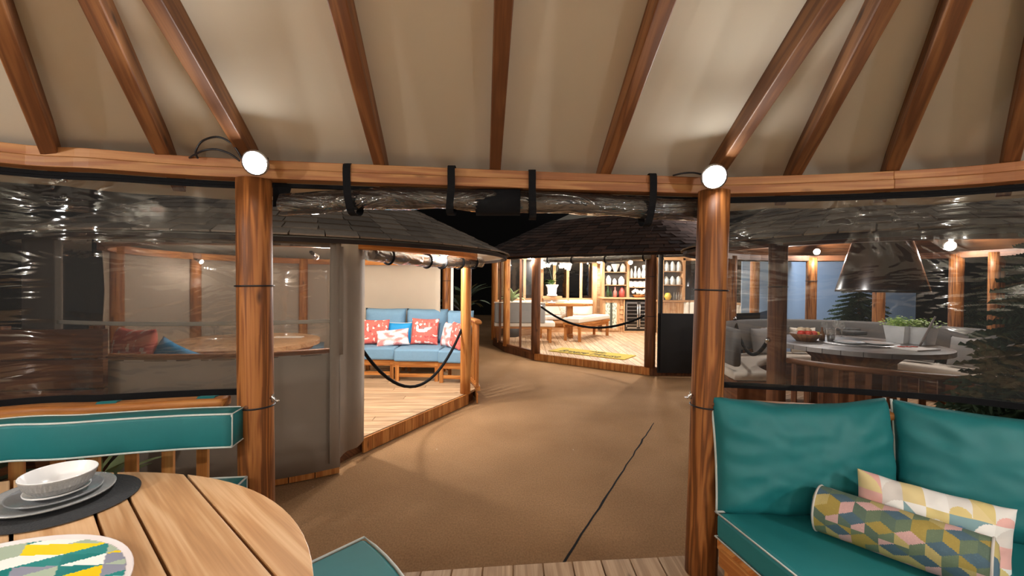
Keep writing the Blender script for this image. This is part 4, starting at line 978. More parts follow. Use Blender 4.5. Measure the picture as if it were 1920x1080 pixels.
# doormat with lettering
ma, mb = G(1040, 656, ZD), G(1180, 672, ZD)
mat_ = thing('doormat', (ma + mb) / 2, 'yellow-green doormat with dark lettering inside the far doorway', 'doormat')
md = (mb - ma); ml = md.length; Mm = frame((ma + mb) / 2 + V((0, 0, .012)), md, V((.3, 1, 0)))
if (Mm.to_3x3() @ V((0, 0, 1))).z < 0: Mm = Mm @ Matrix.Rotation(PI, 4, 'X')
m = MB(); m.cbox((0, .05, -.004), (ml, .62, .014)); m.build('pad', plain('mat_pile', rgb('b39a3e'), .95, nscale=40, namt=.15, bumpv=.6, bscale=200), mat_, M=Mm)
INK = plain('dark_print', rgb('2e2a14'), .9)
tcu = bpy.data.curves.new('t', 'FONT'); tcu.body = 'Breeze House'; tcu.size = .40; tcu.align_x = 'CENTER'; tcu.align_y = 'CENTER'; tcu.shear = .3; tcu.extrude = .001
to = bpy.data.objects.new('t', tcu); C.objects.link(to); dg = bpy.context.evaluated_depsgraph_get(); me = bpy.data.meshes.new_from_object(to.evaluated_get(dg)); bpy.data.objects.remove(to); me.name = 'lettering'; me.materials.clear(); me.materials.append(INK)
sx = (ml * .80) / max(.01, (max(v.co.x for v in me.vertices) - min(v.co.x for v in me.vertices)))
link('lettering', me, mat_, Mm @ Matrix.Translation((0, -.06, .005)) @ Matrix.Diagonal((sx, 1.0, 1, 1)))
m = MB()
for k in range(7):
    a = math.radians(20 + k * 23.3); m.face([(.08, .16, .005), (.08 + .21 * math.cos(a - .14), .17 + .11 * math.sin(a - .14), .005), (.08 + .22 * math.cos(a), .17 + .12 * math.sin(a), .005), (.08 + .21 * math.cos(a + .14), .17 + .11 * math.sin(a + .14), .005)])
m.build('canopy_emblem', INK, mat_, M=Mm)
rope(FA + V((.1, 0, .98)), FB + V((-.06, .05, .92)), .33, .022, 'black rope hanging across the far doorway')
# bench with grey back, seen from behind
gb = thing('backed_bench', (.25, 10.9, ZD), 'grey upholstered bench seen from behind through the left glass panes', 'bench')
m = MB(); m.cbox((.2, 10.75, .88), (1.25, .1, .5)); m.build('backrest', GREYF, gb, bev=.03)
m = MB(); m.cbox((.2, 10.75, 1.135), (1.27, .12, .02)); m.build('top_edge', CREAM, gb)
m = MB(); m.cbox((.32, 11.0, .60), (1.5, .55, .12)); m.build('seat_cushion', CREAM, gb, bev=.03)
m = MB(); m.cbox((.3, 11.0, .52), (1.4, .5, .06)); m.build('seat_board', WD_MID, gb)
for x in (-.32, .95):
    for y in (10.78, 11.22): m = MB(); m.box((x, y, ZD), (x, y, .5), .08, .07); m.build('leg', WD_MID, gb)
# trestle table
tt = thing('trestle_table', (1.15, 12.0, ZD), 'thick wooden trestle table laid for dining in the far gazebo', 'table')
tp = [(.55, 11.65), (1.95, 11.85), (2.25, 12.15), (2.0, 12.45), (.45, 12.5), (.3, 12.1)]
planks(tt, tp, .12, .17, 1.0, 1.06, WD_MID, .006)
for x, y in ((.75, 12.05), (1.6, 12.15)):
    m = MB(); m.box((x, y, ZD + .08), (x, y, 1.0), .16, .3, up=V((0, 1, 0))); m.build('trestle', WD_MID, tt)
    m = MB(); m.cbox((x, y, ZD + .045), (.12, .75, .09)); m.build('foot', WD_MID, tt)
m = MB(); m.box((.75, 12.05, .45), (1.6, 12.15, .45), .05, .12); m.build('stretcher', WD_MID, tt)
WHITE = CERAM
for k, (x, y) in enumerate(((.75, 11.9), (.62, 12.2), (1.1, 12.05))):
    tag(lathe_obj('napkin_dish', [(0, .0), (.09, .0), (.13, .03), (.12, .035), (.05, .02), (0, .09)], (x, y, 1.061), WHITE, None, 10), 'white dish with a folded napkin, %s on the trestle table' % ('nearest', 'farthest left', 'rightmost')[k], 'dish', 'dishes on the trestle table')
# bench in front of the table
fbn = thing('low_bench', (1.95, 11.7, ZD), 'low wooden bench with cream cushion in front of the trestle table', 'bench')
u = V((.58, .81, 0)).normalized(); n_ = V((u.y, -u.x, 0)); c0 = V((1.5, 11.05, 0))
q4 = [c0 + n_ * a + u * b for a, b in ((-.24, 0), (.24, 0), (.24, 1.9), (-.24, 1.9))]
m = MB(); m.prism([(p.x, p.y) for p in q4], .56, .62, math.atan2(u.y, u.x)); m.build('seat_board', WD_MID, fbn)
m = MB(); m.prism([((p.x), (p.y)) for p in q4], .62, .74); m.build('seat_cushion', CREAM, fbn, bev=.03)
for a in (-.2, .2):
    for b in (.08, 1.8): p = c0 + n_ * a + u * b; m = MB(); m.box((p.x, p.y, ZD), (p.x, p.y, .56), .07, .07); m.build('leg', WD_MID, fbn)
for a in (-.2, .2): p = c0 + n_ * a; m = MB(); m.box(p + V((0, 0, .52)), p + u * 1.88 + V((0, 0, .52)), .03, .08); m.build('apron', WD_MID, fbn)
m = MB(); m.prism([(p.x, p.y) for p in [c0 + n_ * a + u * b for a, b in ((-.2, .2), (.22, .25), (.2, 1.1), (-.18, 1.0))]], .741, .757); tag(m.build('folded_throw', CREAM, None, bev=.005), 'folded cream throw on the low bench', 'blanket')
# window seat with cushions along the back
for k, (a, b, l) in enumerate((((.95, 13.45, 0), (2.55, 13.75, 0), 'left of the bar cabinet'), ((-.1, 12.3, 0), (.8, 13.4, 0), 'in the far left corner of the far gazebo'), ((4.75, 13.3, 0), (5.65, 12.2, 0), 'right of the second shelf unit'), ((5.75, 11.9, 0), (5.75, 10.0, 0), 'along the right side of the far gazebo'))):
    a, b = V(a), V(b); t = (b - a).normalized(); l_ = V((t.y, -t.x, 0)); e = thing('window_seat', (a + b) / 2 + V((0, 0, ZD)), 'cream cushioned window seat ' + l, 'bench', 'cream window seats')
    m = MB(); m.box(a + l_ * .2 + V((0, 0, .58)), b + l_ * .2 + V((0, 0, .58)), .5, .12); m.build('seat_cushion', CREAM, e, bev=.03)
    m = MB(); m.box(a + l_ * .2 + V((0, 0, .33)), b + l_ * .2 + V((0, 0, .33)), .45, .36); m.build('base', WD_PALE, e)
    for q in range(2): m = MB(); m.box(a.lerp(b, q / 2 + .01) + V((0, 0, .88)), a.lerp(b, q / 2 + .49) + V((0, 0, .88)), .14, .46); m.build('back_cushion', CREAM, e, bev=.04)
def speck(u, v): return rgb('cdbfae') if noise.noise(V((u * 16, v * 16, 2))) < .1 else rgb('efe7da')
pp = P(1068, 572, 12.75); pillow('throw_pillow', .42, .42, .14, stand((pp.x, 13.1, .66), .2, .2, .60 - .18, .3), PRINT, 'cream speckled pillow on the window seat behind the trestle table', colf=speck, nu=34, nv=34)
pp = P(948, 560, 11.8); pillow('throw_pillow', .42, .40, .14, stand((pp.x + .1, 11.95, .66), .1, .2, .5), PRINT, 'pale pillow behind the left glass panes of the far gazebo', colf=speck, nu=24, nv=24)
# orchid
oc = P(1035, 553, 13.3); orc = thing('potted_orchid', (oc.x, oc.y, 1.24), 'white orchid with two arching sprays in a white urn by the far windows', 'plant')
m = MB(); m.cbox((oc.x, oc.y + .05, 1.20), (.6, .3, .06)); m.build('plinth', WD_PALE, orc)
lathe_obj('urn', [(0, 0), (.16, 0), (.165, .03), (.13, .06), (.15, .24), (.19, .31), (.2, .34), (.17, .345), (.14, .30), (0, .29)], (oc.x, oc.y, 1.235), CERAM, orc, 24)
def leaf_mesh(L, wd, curl, n=8):
    m = MB(); pts = []
    for i in range(n + 1):
        t = i / n; ww = wd * math.sin(PI * min(1, t * .92 + .06)) ** .8
        for s in (-1, 0, 1): pts.append((s * ww / 2, L * t * (1 - .25 * curl * t), L * (curl * (t - t * t * 1.25)) + (0 if s else -.06 * wd)))
    m.quadgrid(pts, n + 1, 3, lambda i, j: (i, j)); return m
def leaves(par, c, n, L, wd, curl, mat, lo=.2, hi=1.0, z=0):
    for k in range(n):
        a = k * 2.4 + random.uniform(-.3, .3); el = random.uniform(lo, hi); s = random.uniform(.75, 1.1)
        o = leaf_mesh(L * s, wd * s, curl).build('leaf', mat, par, True, M=Matrix.Translation(V(c)) @ Matrix.Rotation(a, 4, 'Z') @ Matrix.Rotation(el, 4, 'X'))
leaves(orc, (oc.x, oc.y, 1.56), 14, .32, .12, .5, LEAF, .3, 1.1)
def flower(par, c, s, mat=PETAL, yaw=0):
    m = MB()
    for k in range(5):
        a = k * 2 * PI / 5 + .3; d = V((math.cos(a), -.15, math.sin(a))); t = V((-math.sin(a), 0, math.cos(a)))
        m.face([V(c), V(c) + d * s * .6 + t * s * .45, V(c) + d * s, V(c) + d * s * .6 - t * s * .45])
    o = m.build('blossom', mat, par)
for st_, fl in (([(1035, 525), (1030, 505), (1022, 492), (1012, 494)], [(1014, 492), (1020, 489), (1026, 488), (1031, 492), (1036, 490), (1028, 497), (1020, 498), (1015, 500), (1040, 493)]), ([(1037, 525), (1044, 508), (1050, 496), (1060, 490)], [(1053, 492), (1058, 489), (1063, 492), (1068, 496), (1056, 498), (1062, 501), (1066, 503), (1059, 495), (1052, 499)])):
    m = MB(); m.tube(smooth_path([P(x, y, 13.2) for x, y in st_], 5), .008, 6); m.build('stem', LEAFD, orc, True)
    for x, y in fl: flower(orc, P(x, y, 13.12 + random.uniform(-.1, .1)), .085)
# bar cabinet
CX0, CX1, CY = 2.78, 4.30, 13.45
bc = thing('bar_cabinet', (3.5, 13.6, ZD), 'wooden bar cabinet with lit open shelves above a counter', 'cabinet')
def cb(n, c, s, mt, par=bc, bev=0): m = MB(); m.cbox(c, s); return m.build(n, mt, par, bev=bev)
cb('counter', (3.5, CY + .05, 1.185), (1.6, .6, .05), WD_PALE, bev=.006); cb('base', (3.08, CY + .1, .65), (.62, .45, 1.0), WD_PALE)
dr = cb('door', (3.02, CY - .14, .66), (.52, .03, .92), WD_PALE); 
def art(u, v):
    n1 = noise.noise(V((u * 9, v * 14, 3))); w_ = math.sin(v * 40 + 2 * math.sin(u * 9)); 
    return rgb('d9d6c4') if abs(u - .5) > .16 + .05 * w_ and n1 > -.2 else (rgb('4a4c44') if abs(u - .5) < .07 else rgb('8f9484'))
m = MB(); pts = [(2.85 + .34 * i / 30, CY - .158, .27 + .78 * j / 60) for i in range(31) for j in range(61)]; m.quadgrid(pts, 31, 61, lambda i, j: (i, j), colf=lambda i, j: art(i / 30, j / 60)); m.build('printed_panel', PRINTG, dr)
for k in range(6): cb('bottle_slot', (3.345, CY - .1, .30 + .14 * k), (.10, .10, .02), WD_PALE)
cb('slot_back', (3.345, CY + .02, .65), (.11, .05, .95), WD_DARK)
cb('side_panel', (3.41, CY, .65), (.03, .4, 1.0), WD_PALE); cb('side_panel', (4.28, CY, .65), (.04, .4, 1.0), WD_PALE); cb('plinth', (3.85, CY - .1, .17), (.9, .3, .05), WD_PALE)
for x in (2.80, 3.56, 4.29): cb('upright', (x, CY + .12, 1.80), (.08, .3, 1.2), WD_PALE)
cb('top_rail', (3.55, CY + .12, 2.39), (1.58, .3, .1), WD_PALE); cb('back_panel', (3.55, CY + .27, 1.8), (1.5, .02, 1.2), plain('shelf_back', rgb('5a5148'), .5))
SHZ = {0: (1.58, 1.98), 1: (1.52, 1.80)}
for z in SHZ[0]: cb('shelf', (3.18, CY + .1, z), (.70, .26, .02), GLASSW if 0 else WD_PALE)
for z in SHZ[1]: cb('shelf', (3.92, CY + .1, z), (.68, .26, .02), WD_PALE)
# wine cooler
wc = thing('wine_cooler', (3.85, CY - .05, ZD), 'black and steel double-door wine cooler under the counter', 'cooler')
cb('body', (3.85, CY + .05, .66), (.80, .4, .92), plain('black_body', (.01, .01, .01), .4), wc)
for x in (3.65, 4.05):
    d_ = cb('door', (x, CY - .17, .67), (.385, .03, .80), plain('cooler_glass', (.015, .012, .01), .08) if x < 4 else bpy.data.materials['cooler_glass'], wc)
    for dz in (-.38, .38): cb('door_frame', (x, CY - .188, .67 + dz), (.385, .012, .05), STEEL, d_)
    for dx in (-.17, .17): cb('door_frame', (x + dx, CY - .188, .67), (.04, .012, .8), STEEL, d_)
    for k in range(6): cb('rack', (x, CY - .187, .38 + .11 * k), (.29, .008, .022), STEEL, d_)
    m = MB(); hx = 3.85 + (-.035 if x < 3.85 else .035); m.tube([(hx, CY - .215, .36), (hx, CY - .215, 1.0)], .012, 8); m.build('handle', CHROME, d_, True)
m = MB(); m.cbox((4.08, CY - .20, .985), (.09, .008, .035)); m.build('display', emit('red_display', (1, .05, .08), 2.5), wc)
# things on the shelves
def jar(x, z, r, h, mat, label, kind='jar', y=CY + .05, cat=None, lid=None, group='glassware and jars on the bar shelves'):
    prof = {'jar': [(0, 0), (r, 0), (r, h * .62), (r * .7, h * .74), (r * .7, h * .8), (r * .45, h * .9), (r * .2, h), (0, h)],
            'bottle': [(0, 0), (r, 0), (r, h * .55), (r * .35, h * .72), (r * .33, h * .97), (0, h)],
            'carafe': [(0, 0), (r * .8, 0), (r, h * .3), (r * .4, h * .66), (r * .62, h * .9), (r * .7, h), (0, h * .98)],
            'bowl': [(0, 0), (r * .4, 0), (r * .4, .02), (r, h * .8), (r * 1.02, h), (r * .9, h * .96), (0, h * .4)],
            'globe': [(0, 0), (r * .6, h * .06), (r, h * .5), (r * .6, h * .94), (0, h)]}[kind]
    nm = {'jar': 'glass_jar', 'bottle': 'bottle', 'carafe': 'carafe', 'bowl': 'bowl', 'globe': 'glass_globe'}[kind]
    return tag(lathe_obj(nm, prof, (x, y, z), mat, None, 14), label, cat or kind, group)
MILK = plain('frosted_glass', rgb('dfe3e2'), .12, coat=.6, nscale=12, namt=.15)
GREENB = plain('green_bottle', rgb('2f4a2c'), .1); PINKB = plain('pink_bottle', rgb('c9756a'), .15); REDB = plain('red_jar', rgb('a34a42'), .2)
L0, L1 = 'left shelves of the bar cabinet', 'right shelves of the bar cabinet'
for k, (x, r, h, kd) in enumerate(((2.98, .09, .2, 'globe'), (3.18, .13, .24, 'bowl'), (3.41, .09, .26, 'jar'))): jar(x, 1.99, r, h, MILK, '%s white glass vessel on the top left shelf of the bar' % ('leftmost', 'middle', 'rightmost')[k], kd)
for k, (x, r, h) in enumerate(((2.97, .085, .30), (3.16, .07, .20), (3.37, .1, .27))): jar(x, 1.59, r, h, MILK, '%s white jar on the middle left shelf of the bar' % ('leftmost', 'small middle', 'rightmost')[k])
jar(2.95, 1.211, .05, .34, GREENB, 'dark green bottle on the counter at the left of the bar', 'bottle', CY); jar(3.17, 1.211, .055, .32, PINKB, 'pink bottle on the counter next to the green one', 'bottle', CY)
jar(3.38, 1.211, .09, .30, REDB, 'dusky red jar on the counter below the left shelves', 'jar', CY); jar(3.06, 1.211, .035, .26, GREENB, 'slim green bottle between the green and pink bottles', 'bottle', CY + .1)
for k, x in enumerate((3.68, 3.80, 3.92, 4.06, 4.19)): jar(x, 1.811, (.045, .055, .055, .085, .06)[k], (.30, .36, .32, .40, .34)[k], MILK, '%s tall white carafe on the top right shelf of the bar' % ('first', 'second', 'third', 'large fourth', 'fifth')[k], 'carafe' if k % 2 else 'jar')
for k, x in enumerate((3.68, 3.84, 3.98, 4.12)):
    m = MB(); m.lathe([(0, -.008), (.09, -.004), (.11, .008), (.09, .004), (0, .0)], n=18); tag(m.build('plate', CERAM, None, True, M=Matrix.Translation((x, CY + .12, 1.62)) @ Matrix.Rotation(1.15, 4, 'X') @ Matrix.Rotation(.3 * k, 4, 'Z')), '%s white plate leaning on the lower right shelf of the bar' % ('first', 'second', 'third', 'fourth')[k], 'plate', 'plates on the bar shelf')
bwl = thing('flower_bowl', (3.9, CY - .02, 1.211), 'bowl of white blossoms on the counter at the right of the bar', 'bowl'); lathe_obj('bowl', [(0, 0), (.12, 0), (.2, .08), (.19, .085), (0, .03)], (3.9, CY - .02, 1.211), WD_MID, bwl, 16)
for k in range(9): flower(bwl, V((3.74 + .04 * k, CY - .06 + random.uniform(-.05, .1), 1.32 + random.uniform(0, .12))), .06)
# second shelf unit
U2 = thing('shelf_unit', (4.85, 12.95, ZD), 'second wooden shelf unit with jars, right of the black panel', 'cabinet')
ux, uy = 4.80, 12.95
for x in (ux - .36, ux + .28): cb('upright', (x, uy + .1, 1.75), (.07, .28, 1.3), WD_PALE, U2)
cb('base', (ux - .04, uy + .08, .62), (.74, .40, .95), WD_PALE, U2); cb('counter', (ux - .04, uy + .05, 1.13), (.80, .46, .05), WD_PALE, U2); cb('back_panel', (ux - .04, uy + .22, 1.75), (.62, .02, 1.25), bpy.data.materials['shelf_back'], U2); cb('top_rail', (ux - .04, uy + .1, 2.38), (.72, .28, .08), WD_PALE, U2)
for z in (1.60, 2.0): cb('shelf', (ux - .04, uy + .08, z), (.60, .25, .02), WD_PALE, U2)
for row, z in enumerate((2.01, 1.61)):
    for k in range(3): jar(ux - .22 + .18 * k, z, .08, (.30, .26)[row], MILK, '%s white jar on the %s shelf of the second unit' % (('left', 'middle', 'right')[k], ('upper', 'lower')[row]), 'jar', uy + .04)
jar(ux - .2, 1.156, .11, .22, plain('yellow_globe', rgb('d9b648'), .4), 'yellow round globe on the counter of the second shelf unit', 'globe', uy - .05, 'ornament')
for k in range(4): jar(ux + .0 + .07 * k, 1.156, .03, .24, GLASSW, 'slim tall glass next to the yellow globe, number %s from it' % ('one', 'two', 'three', 'four')[k], 'bottle', uy, 'glass')
# plants between the two gazebos
def palm(loc, n, L, wd, mat, label, z=.0, cat='plant', lo=.2, hi=1.2, curl=.5, pot=None):
    e = thing('leafy_plant', loc, label, cat, 'plants between the gazebos')
    if pot: lathe_obj('pot', [(0, 0), (pot * .75, 0), (pot, pot * 1.7), (pot * .9, pot * 1.7), (0, pot * 1.5)], loc, plain('dark_pot', (.03, .03, .03), .6) if 'dark_pot' not in bpy.data.materials else bpy.data.materials['dark_pot'], e, 18)
    leaves(e, V(loc) + V((0, 0, z)), n, L, wd, curl, mat, lo, hi); return e
palm((-1.0, 8.9, 0), 22, .9, .13, LEAFD, 'dark leafy plant on a stand behind the doorway post of the blue sofa gazebo', 1.0, pot=.28)
palm((.0, 12.0, 0), 24, .55, .10, LEAFY, 'pale leafy plant outside the far left windows', 1.1, pot=.25)
# ---------------------------------------------------------------- gazebo on the right with the grill table
GRc = V((4.25, 5.1, 0)); GRR = 1.72
gr = thing('garden_gazebo', (GRc.x, GRc.y, 0), 'gazebo with grill table and black hood, seen through the clear curtain', 'gazebo')
rp = [(p.x, p.y) for p in [polar(GRc, GRR, 360 * q / 40) for q in range(40)]]
m = MB(); m.prism([(GRc.x + (x - GRc.x) * .985, GRc.y + (y - GRc.y) * .985) for x, y in rp], 0, .118); m.build('deck_base', WD_DARK, gr)
planks(gr, rp, .6, .16, .12, ZD, WD_DECK, .006)
roof(gr, [polar(GRc, 2.1, 360 * q / 40, 2.04) for q in range(40)], (GRc.x, GRc.y, 3.1), SHING, .16, .24, 9, lambda p: (p - GRc).dot(V((-.6, -1, 0))) > 0, WD_DARK)
def on_circle(x, far):                       # where the sight line at column x meets the post ring
    r = ray(x, 540); d = V((r.x, r.y, 0)).normalized(); b = -GRc.dot(d); cc = GRc.length_squared - GRR ** 2; D = max(0, b * b - cc) ** .5
    return d * (-b + (D if far else -D))
gposts = [on_circle(1371, True), on_circle(1458, False), on_circle(1521, True), on_circle(1648, True), on_circle(1793, True), on_circle(1868, True)]
for k, p in enumerate(gposts): round_post('post', (p.x, p.y, ZD), (p.x, p.y, 2.05), .085 if k == 1 else .075, WD_DARK if k in (1,) else WD_POST, gr)
band(gr, gposts[2] + V((0, 0, 1.69)), .08); band(gr, gposts[1] + V((0, 0, 1.6)), .09)
m = MB(); m.sweep([polar(GRc, GRR, 360 * q / 48) for q in range(48)], [(-.045, 2.0), (.045, 2.0), (.045, 2.08), (-.045, 2.08)], closed=True); m.build('ring_beam', WD_DARK, gr)
a0 = math.degrees(math.atan2(gposts[1].y - GRc.y, gposts[1].x - GRc.x)); 
balustrade(gr, [(polar(GRc, GRR, a0 + 4 + 4 * q)[:2]) for q in range(24)], .88, .2, WD_DARK, .115)
a1 = math.degrees(math.atan2(gposts[0].y - GRc.y, gposts[0].x - GRc.x)); 
balustrade(gr, [(polar(GRc, GRR, a1 - 4 * q)[:2]) for q in range(40)], 1.06, .2, WD_DARK, .14)
GRG = 'spot lamps of the grill gazebo'
p = gposts[2]; post_lamp(P(1531, 472, p.y - .15), (-.3, -1, -.2), LAMP_GR, 'small lit spot lamp on the post left of the black hood', GRG, r=.045)
p = gposts[4]; post_lamp(P(1781, 461, p.y - .15), (-.5, -1, -.2), LAMP_GR, 'bright lit spot lamp on the post right of the black hood', GRG, r=.06)
post_lamp(gposts[1] + V((.12, .14, 1.93)), (.5, .6, -.5), LAMP_GR * .6, 'spot lamp inside the dark front post of the grill gazebo', GRG, r=.03)
# bench round the inside
e = thing('curved_bench', (GRc.x, GRc.y + 1.3, ZD), 'curved grey bench round the back of the grill gazebo', 'bench')
pth = [polar(GRc, GRR - .3, 180 - 6 * q) for q in range(36)]
m = MB(); m.sweep(pth, rrect(-.22, .22, .5, .6, .02, 2)); m.build('seat_cushion', CREAM, e, True)
m = MB(); m.sweep(pth, [(-.18, ZD), (.18, ZD), (.18, .49), (-.18, .49)]); m.build('base', WD_DARK, e)
pth = [polar(GRc, GRR - .10, 180 - 6 * q) for q in range(36)]
m = MB(); m.sweep(pth, rrect(-.05, .05, .66, 1.10, .03, 2)); m.build('back_cushion', plain('dark_grey_fabric', rgb('6a6664'), .9), e, True)
for k, (x, d, l) in enumerate(((1392, None, 'first grey'), (1418, None, 'second grey'), (1486, None, 'pale'), (1850, None, 'right-hand grey'), (1735, None, 'middle grey'))):
    q = on_circle(x, True); q = GRc + (q - GRc) * .80; yaw = math.atan2(q.y - GRc.y, q.x - GRc.x) - PI / 2
    pillow('bench_pillow', .38, .38, .11, stand((q.x, q.y, .62), yaw, .2, .38), GREYF if k != 2 else CREAM, l + ' square pillow on the bench of the grill gazebo, ' + ('by the door', 'beside the first one', 'behind the vegetable bowl', 'beyond the leaning board', 'behind the herb pots')[k], 'pillow', 'pillows of the grill gazebo')
# grill table
ZG = .95; gt_c = V((4.0, 5.12, 0))
gtb = thing('grill_table', (gt_c.x, gt_c.y, ZD), 'round table with a steel grill plate in its middle', 'table')
planks(gtb, circle(gt_c.x, gt_c.y, .86, 48), .3, .15, ZG - .05, ZG, plain('pale_table_top', rgb('8d8784'), .35, nscale=20, namt=.2, vary=.15), .006)
lathe_obj('pedestal', [(0, ZD), (.4, ZD), (.4, .75), (.55, ZG - .06)], (gt_c.x, gt_c.y, 0), WD_DARK, gtb, 10, False)
lathe_obj('grill_plate', [(0, .012), (.34, .012), (.42, .02), (.43, .012), (.42, 0)], (gt_c.x, gt_c.y, ZG), STEEL, gtb, 36)
# hood
hc = P(1651, 548, 5.0)
hd = thing('extractor_hood', (hc.x, hc.y, 1.55), 'black metal cone hood hanging over the grill table', 'hood')
lathe_obj('cone', [(.415, 0), (.425, .0), (.42, .03), (.28, .56), (.27, .58), (.25, .58), (.40, .03)], (hc.x, hc.y, 1.55), HOODM, hd, 40)
lathe_obj('flue', [(.13, .56), (.13, 1.2)], (hc.x, hc.y, 1.55), HOODM, hd, 20); lathe_obj('cap', [(.27, .58), (.13, .60)], (hc.x, hc.y, 1.55), HOODM, hd, 24)
# things on the grill table
def T(x, y): return G(x, y, ZG)
p = T(1510, 640); e = thing('vegetable_bowl', p, 'dark wooden bowl on the left of the grill table', 'bowl'); lathe_obj('bowl', [(0, 0), (.09, 0), (.17, .09), (.16, .095), (.07, .03), (0, .03)], p, WD_DARK, e, 24)
for k, (dx, dy, dz, r, mt, nm, lab) in enumerate(((-.02, .05, .13, .05, 'dfc6a4', 'mushroom', 'pale mushroom at the back of the dark bowl'), (.05, .04, .13, .045, 'd8bd9a', 'mushroom', 'smaller mushroom on the right of the dark bowl'), (-.07, -.03, .10, .045, 'c83228', 'tomato', 'red tomato on the left of the dark bowl'), (.0, -.05, .10, .045, 'd03a2c', 'tomato', 'red tomato in the middle of the dark bowl'), (.07, -.04, .10, .042, 'd8453a', 'tomato', 'red tomato on the right of the dark bowl'), (.13, .0, .09, .04, 'e2c24a', 'pepper', 'yellow pepper at the rim of the dark bowl'))):
    tag(lathe_obj(nm, [(0, -r * .8), (r * .7, -r * .6), (r, 0), (r * .7, r * .6), (0, r * .75)], p + V((dx, dy, dz)), plain('veg_%d' % k, rgb(mt), .35), None, 14), lab, 'vegetable', 'vegetables in the dark bowl')
p = T(1541, 640); tag(lathe_obj('pepper_mill', [(0, 0), (.03, 0), (.032, .08), (.012, .13), (.011, .17), (0, .17)], p, WD_DARK, None, 14), 'brown pepper mill between the dark bowl and the tumbler', 'mill')
p = T(1558, 641); e = thing('drink_tumbler', p, 'tumbler half full of black drink on the grill table', 'glass'); lathe_obj('drink', [(0, .004), (.038, .004), (.042, .09), (0, .09)], p, plain('black_drink', (.012, .009, .008), .1), e, 18); lathe_obj('tumbler', [(0, 0), (.041, 0), (.048, .16), (.046, .16)], p, GLASSW, e, 18)
for k, (x, y) in enumerate(((1545, 632), (1567, 628), (1578, 632))): glass(T(x, y), .04, .2, '%s stemmed glass behind the tumbler on the grill table' % ('left', 'middle', 'right')[k], 'glasses on the grill table')
for k, (x, y) in enumerate(((1592, 645), (1645, 647))):
    plate('dinner_plate', .15, .018, T(x, y) + V((0, 0, .013)), CERAM, ('white plate on the left of the grill plate', 'white plate on the right of the grill plate')[k])
for k, (x, y) in enumerate(((1590, 622), (1600, 628))):
    p = T(x, y); m = MB(); m.cbox((p.x, p.y, ZG + .03 + .0 * k), (.26, .2, .05), .3); tag(m.build('folded_cloth', plain('dark_cloth_%d' % k, (.05, .055, .06), .8), None, bev=.015), ('dark folded cloth at the back of the grill table', 'dark folded cloth nearer the grill plate')[k], 'cloth')
for k, x in enumerate((1686, 1728)):
    p = T(x, 642 if k == 0 else 645); e = thing('herb_pot', p, ('white pot of bright green herbs at the left', 'white pot of bright green herbs at the right, by the leaning board')[k], 'plant', 'herb pots on the grill table')
    m = MB(); w0, w1, h = .085, .11, .2
    for s in ((1,),):
        q0 = [(-w0, -w0, 0), (w0, -w0, 0), (w0, w0, 0), (-w0, w0, 0)]; q1 = [(-w1, -w1, h), (w1, -w1, h), (w1, w1, h), (-w1, w1, h)]
        for i in range(4): j = (i + 1) % 4; m.face([q0[i], q0[j], q1[j], q1[i]])
        m.face(q0); m.face([(a, b, h - .012) for a, b, _ in q1])
    m.build('pot', CERAM, e, M=Matrix.Translation(p) @ Matrix.Rotation(.35, 4, 'Z'))
    m = MB()
    for q in range(420):
        c = V((random.gauss(0, .065), random.gauss(0, .065), h + abs(random.gauss(.03, .03)))); a = random.random() * 6.28; s = random.uniform(.012, .022); t = V((math.cos(a), math.sin(a), random.uniform(-.3, .6))) * s; n2 = V((-math.sin(a), math.cos(a), random.uniform(-.5, .5))) * s * .7
        m.face([c - t, c + n2, c + t, c - n2])
    stuff(m.build('herb_leaves', HERB, e, M=Matrix.Translation(p)))
p = T(1725, 649); m = MB(); m.box(p + V((0, 0, .005)), p + V((.20, .06, .29)), .018, .20, up=V((p.x, p.y, 0)).normalized()); tag(m.build('menu_board', plain('grey_board', rgb('8f8580'), .6), None, bev=.003), 'slim grey board leaning at a slant on the grill table', 'board')
p = T(1715, 655); m = MB(); m.cbox((p.x, p.y, ZG + .008), (.36, .26, .014), .3); cbd = tag(m.build('serving_board', plain('white_board', rgb('e8e2de'), .5), None, bev=.004), 'white serving board with red slices at the front of the grill table', 'board')
for k in range(3):
    q = T(1690 + 12 * k, 653); tag(lathe_obj('tomato_slice', [(0, .0), (.032, .0), (.034, .006), (0, .008)], V((q.x, q.y, ZG + .0155)), plain('red_slice_%d' % k, rgb('c8463a'), .4), None, 14), ('left', 'middle', 'right')[k] + ' red slice on the white serving board', 'tomato', 'red slices on the serving board')
rope(gposts[0] + V((.02, -.08, 1.12)), gposts[1] + V((-.08, .02, 1.05)), .30, .02, 'black rope across the entrance of the grill gazebo')
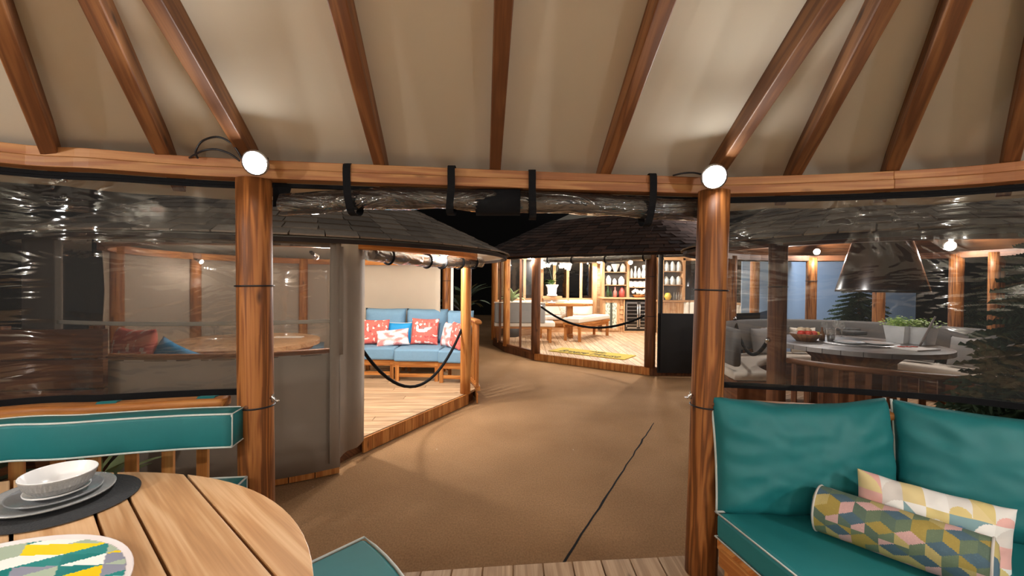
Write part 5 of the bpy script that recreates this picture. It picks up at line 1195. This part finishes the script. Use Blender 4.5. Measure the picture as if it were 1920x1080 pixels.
# ---------------------------------------------------------------- fir trees, far walls, plants in the dark
def fir(loc, h, r, label, n=26, seed=1):
    random.seed(seed); e = thing('fir_tree', loc, label, 'tree', 'fir trees round the grill gazebo'); loc = V(loc)
    round_post('trunk', loc, loc + V((0, 0, h)), .05, WD_DARK, e, 8, .2)
    m = MB()
    for k in range(n):
        t = (k + .5) / n; z = h * (.06 + .92 * t); R = r * (1 - t) + .06
        for b in range(12):
            a = b * 2 * PI / 12 + k * .7 + random.uniform(-.2, .2); d = V((math.cos(a), math.sin(a), -.25)); L = R * random.uniform(.75, 1.1); side = V((-math.sin(a), math.cos(a), 0))
            for q in range(10):
                c = loc + V((0, 0, z)) + d * L * (q + 1) / 10
                for s in (-1, 1):
                    tip = c + (side * s * .8 + d * .7 + V((0, 0, random.uniform(-.35, .15)))) * (L * .34 * (1.15 - q / 12)); wd = V((0, 0, .02)) + d * .022
                    m.face([c - wd, tip, c + wd])
    stuff(m.build('needles', NEEDLE, e)); return e
fir((6.0, 7.55, 0), 2.0, .92, 'dark fir tree behind the grill gazebo, below the hood', seed=2)
fir((7.6, 6.9, 0), 2.1, .95, 'dark fir tree behind the grill gazebo, right of the hood', seed=3)
fir((3.42, 2.78, 0), 2.2, .72, 'tall dark fir tree at the far right in front of the grill gazebo', 30, seed=4)
m = MB(); m.cbox((6.4, 9.0, 1.5), (3.0, .12, 3.0), -.35); tag(m.build('partition_screen', BLUEW), 'tall blue-grey partition panel beyond the grill gazebo', 'partition')
dl = bpy.data.lights.new('added_partition_light', 'AREA'); dl.energy = 120; dl.size = .4; dl.color = (.85, .92, 1)  # unseen lamp with housing, added so the blue-grey partition renders brighter
pe = thing('added_lamp', (5.0, 8.0, 2.9), 'unseen lamp added to brighten the blue-grey partition', 'lamp')
m = MB(); m.cbox((5.0, 8.0, 2.93), (.42, .42, .05)); m.build('housing', BLACKC, pe)
lo = bpy.data.objects.new('added_partition_light', dl); C.objects.link(lo); lo.parent = pe; lo.matrix_local = WM[pe.name].inverted() @ Matrix.Translation((5.0, 8.0, 2.89)) @ Matrix.Rotation(math.radians(50), 4, 'X') @ Matrix.Rotation(.3, 4, 'Y')
random.seed(11)
q = G(212, 720, .0)
palm(V((-2.62, 2.72, 0)), 18, .62, .10, LEAFY, 'striped palm-like plant outside the left clear curtain', .12, pot=.16)
palm(V((-3.2, 2.4, 0)), 20, .7, .12, LEAFD, 'broad dark leafy plant at the far left outside the clear curtain', .2, pot=.18)
sl = thing('timber_planter', (-3.5, 2.95, 0), 'dark timber planter wall outside the left clear curtain', 'planter')
for k in range(6): m = MB(); m.cbox((-3.5, 2.95, .11 + .21 * k), (1.3, .05, .195), .2); m.build('board', WD_DARK, sl)
for x in (-4.05, -3.5, -2.95): m = MB(); m.box((x, 3.0 + (x + 3.5) * .2, 0), (x, 3.0 + (x + 3.5) * .2, 1.28), .06, .06); m.build('upright', WD_DARK, sl)
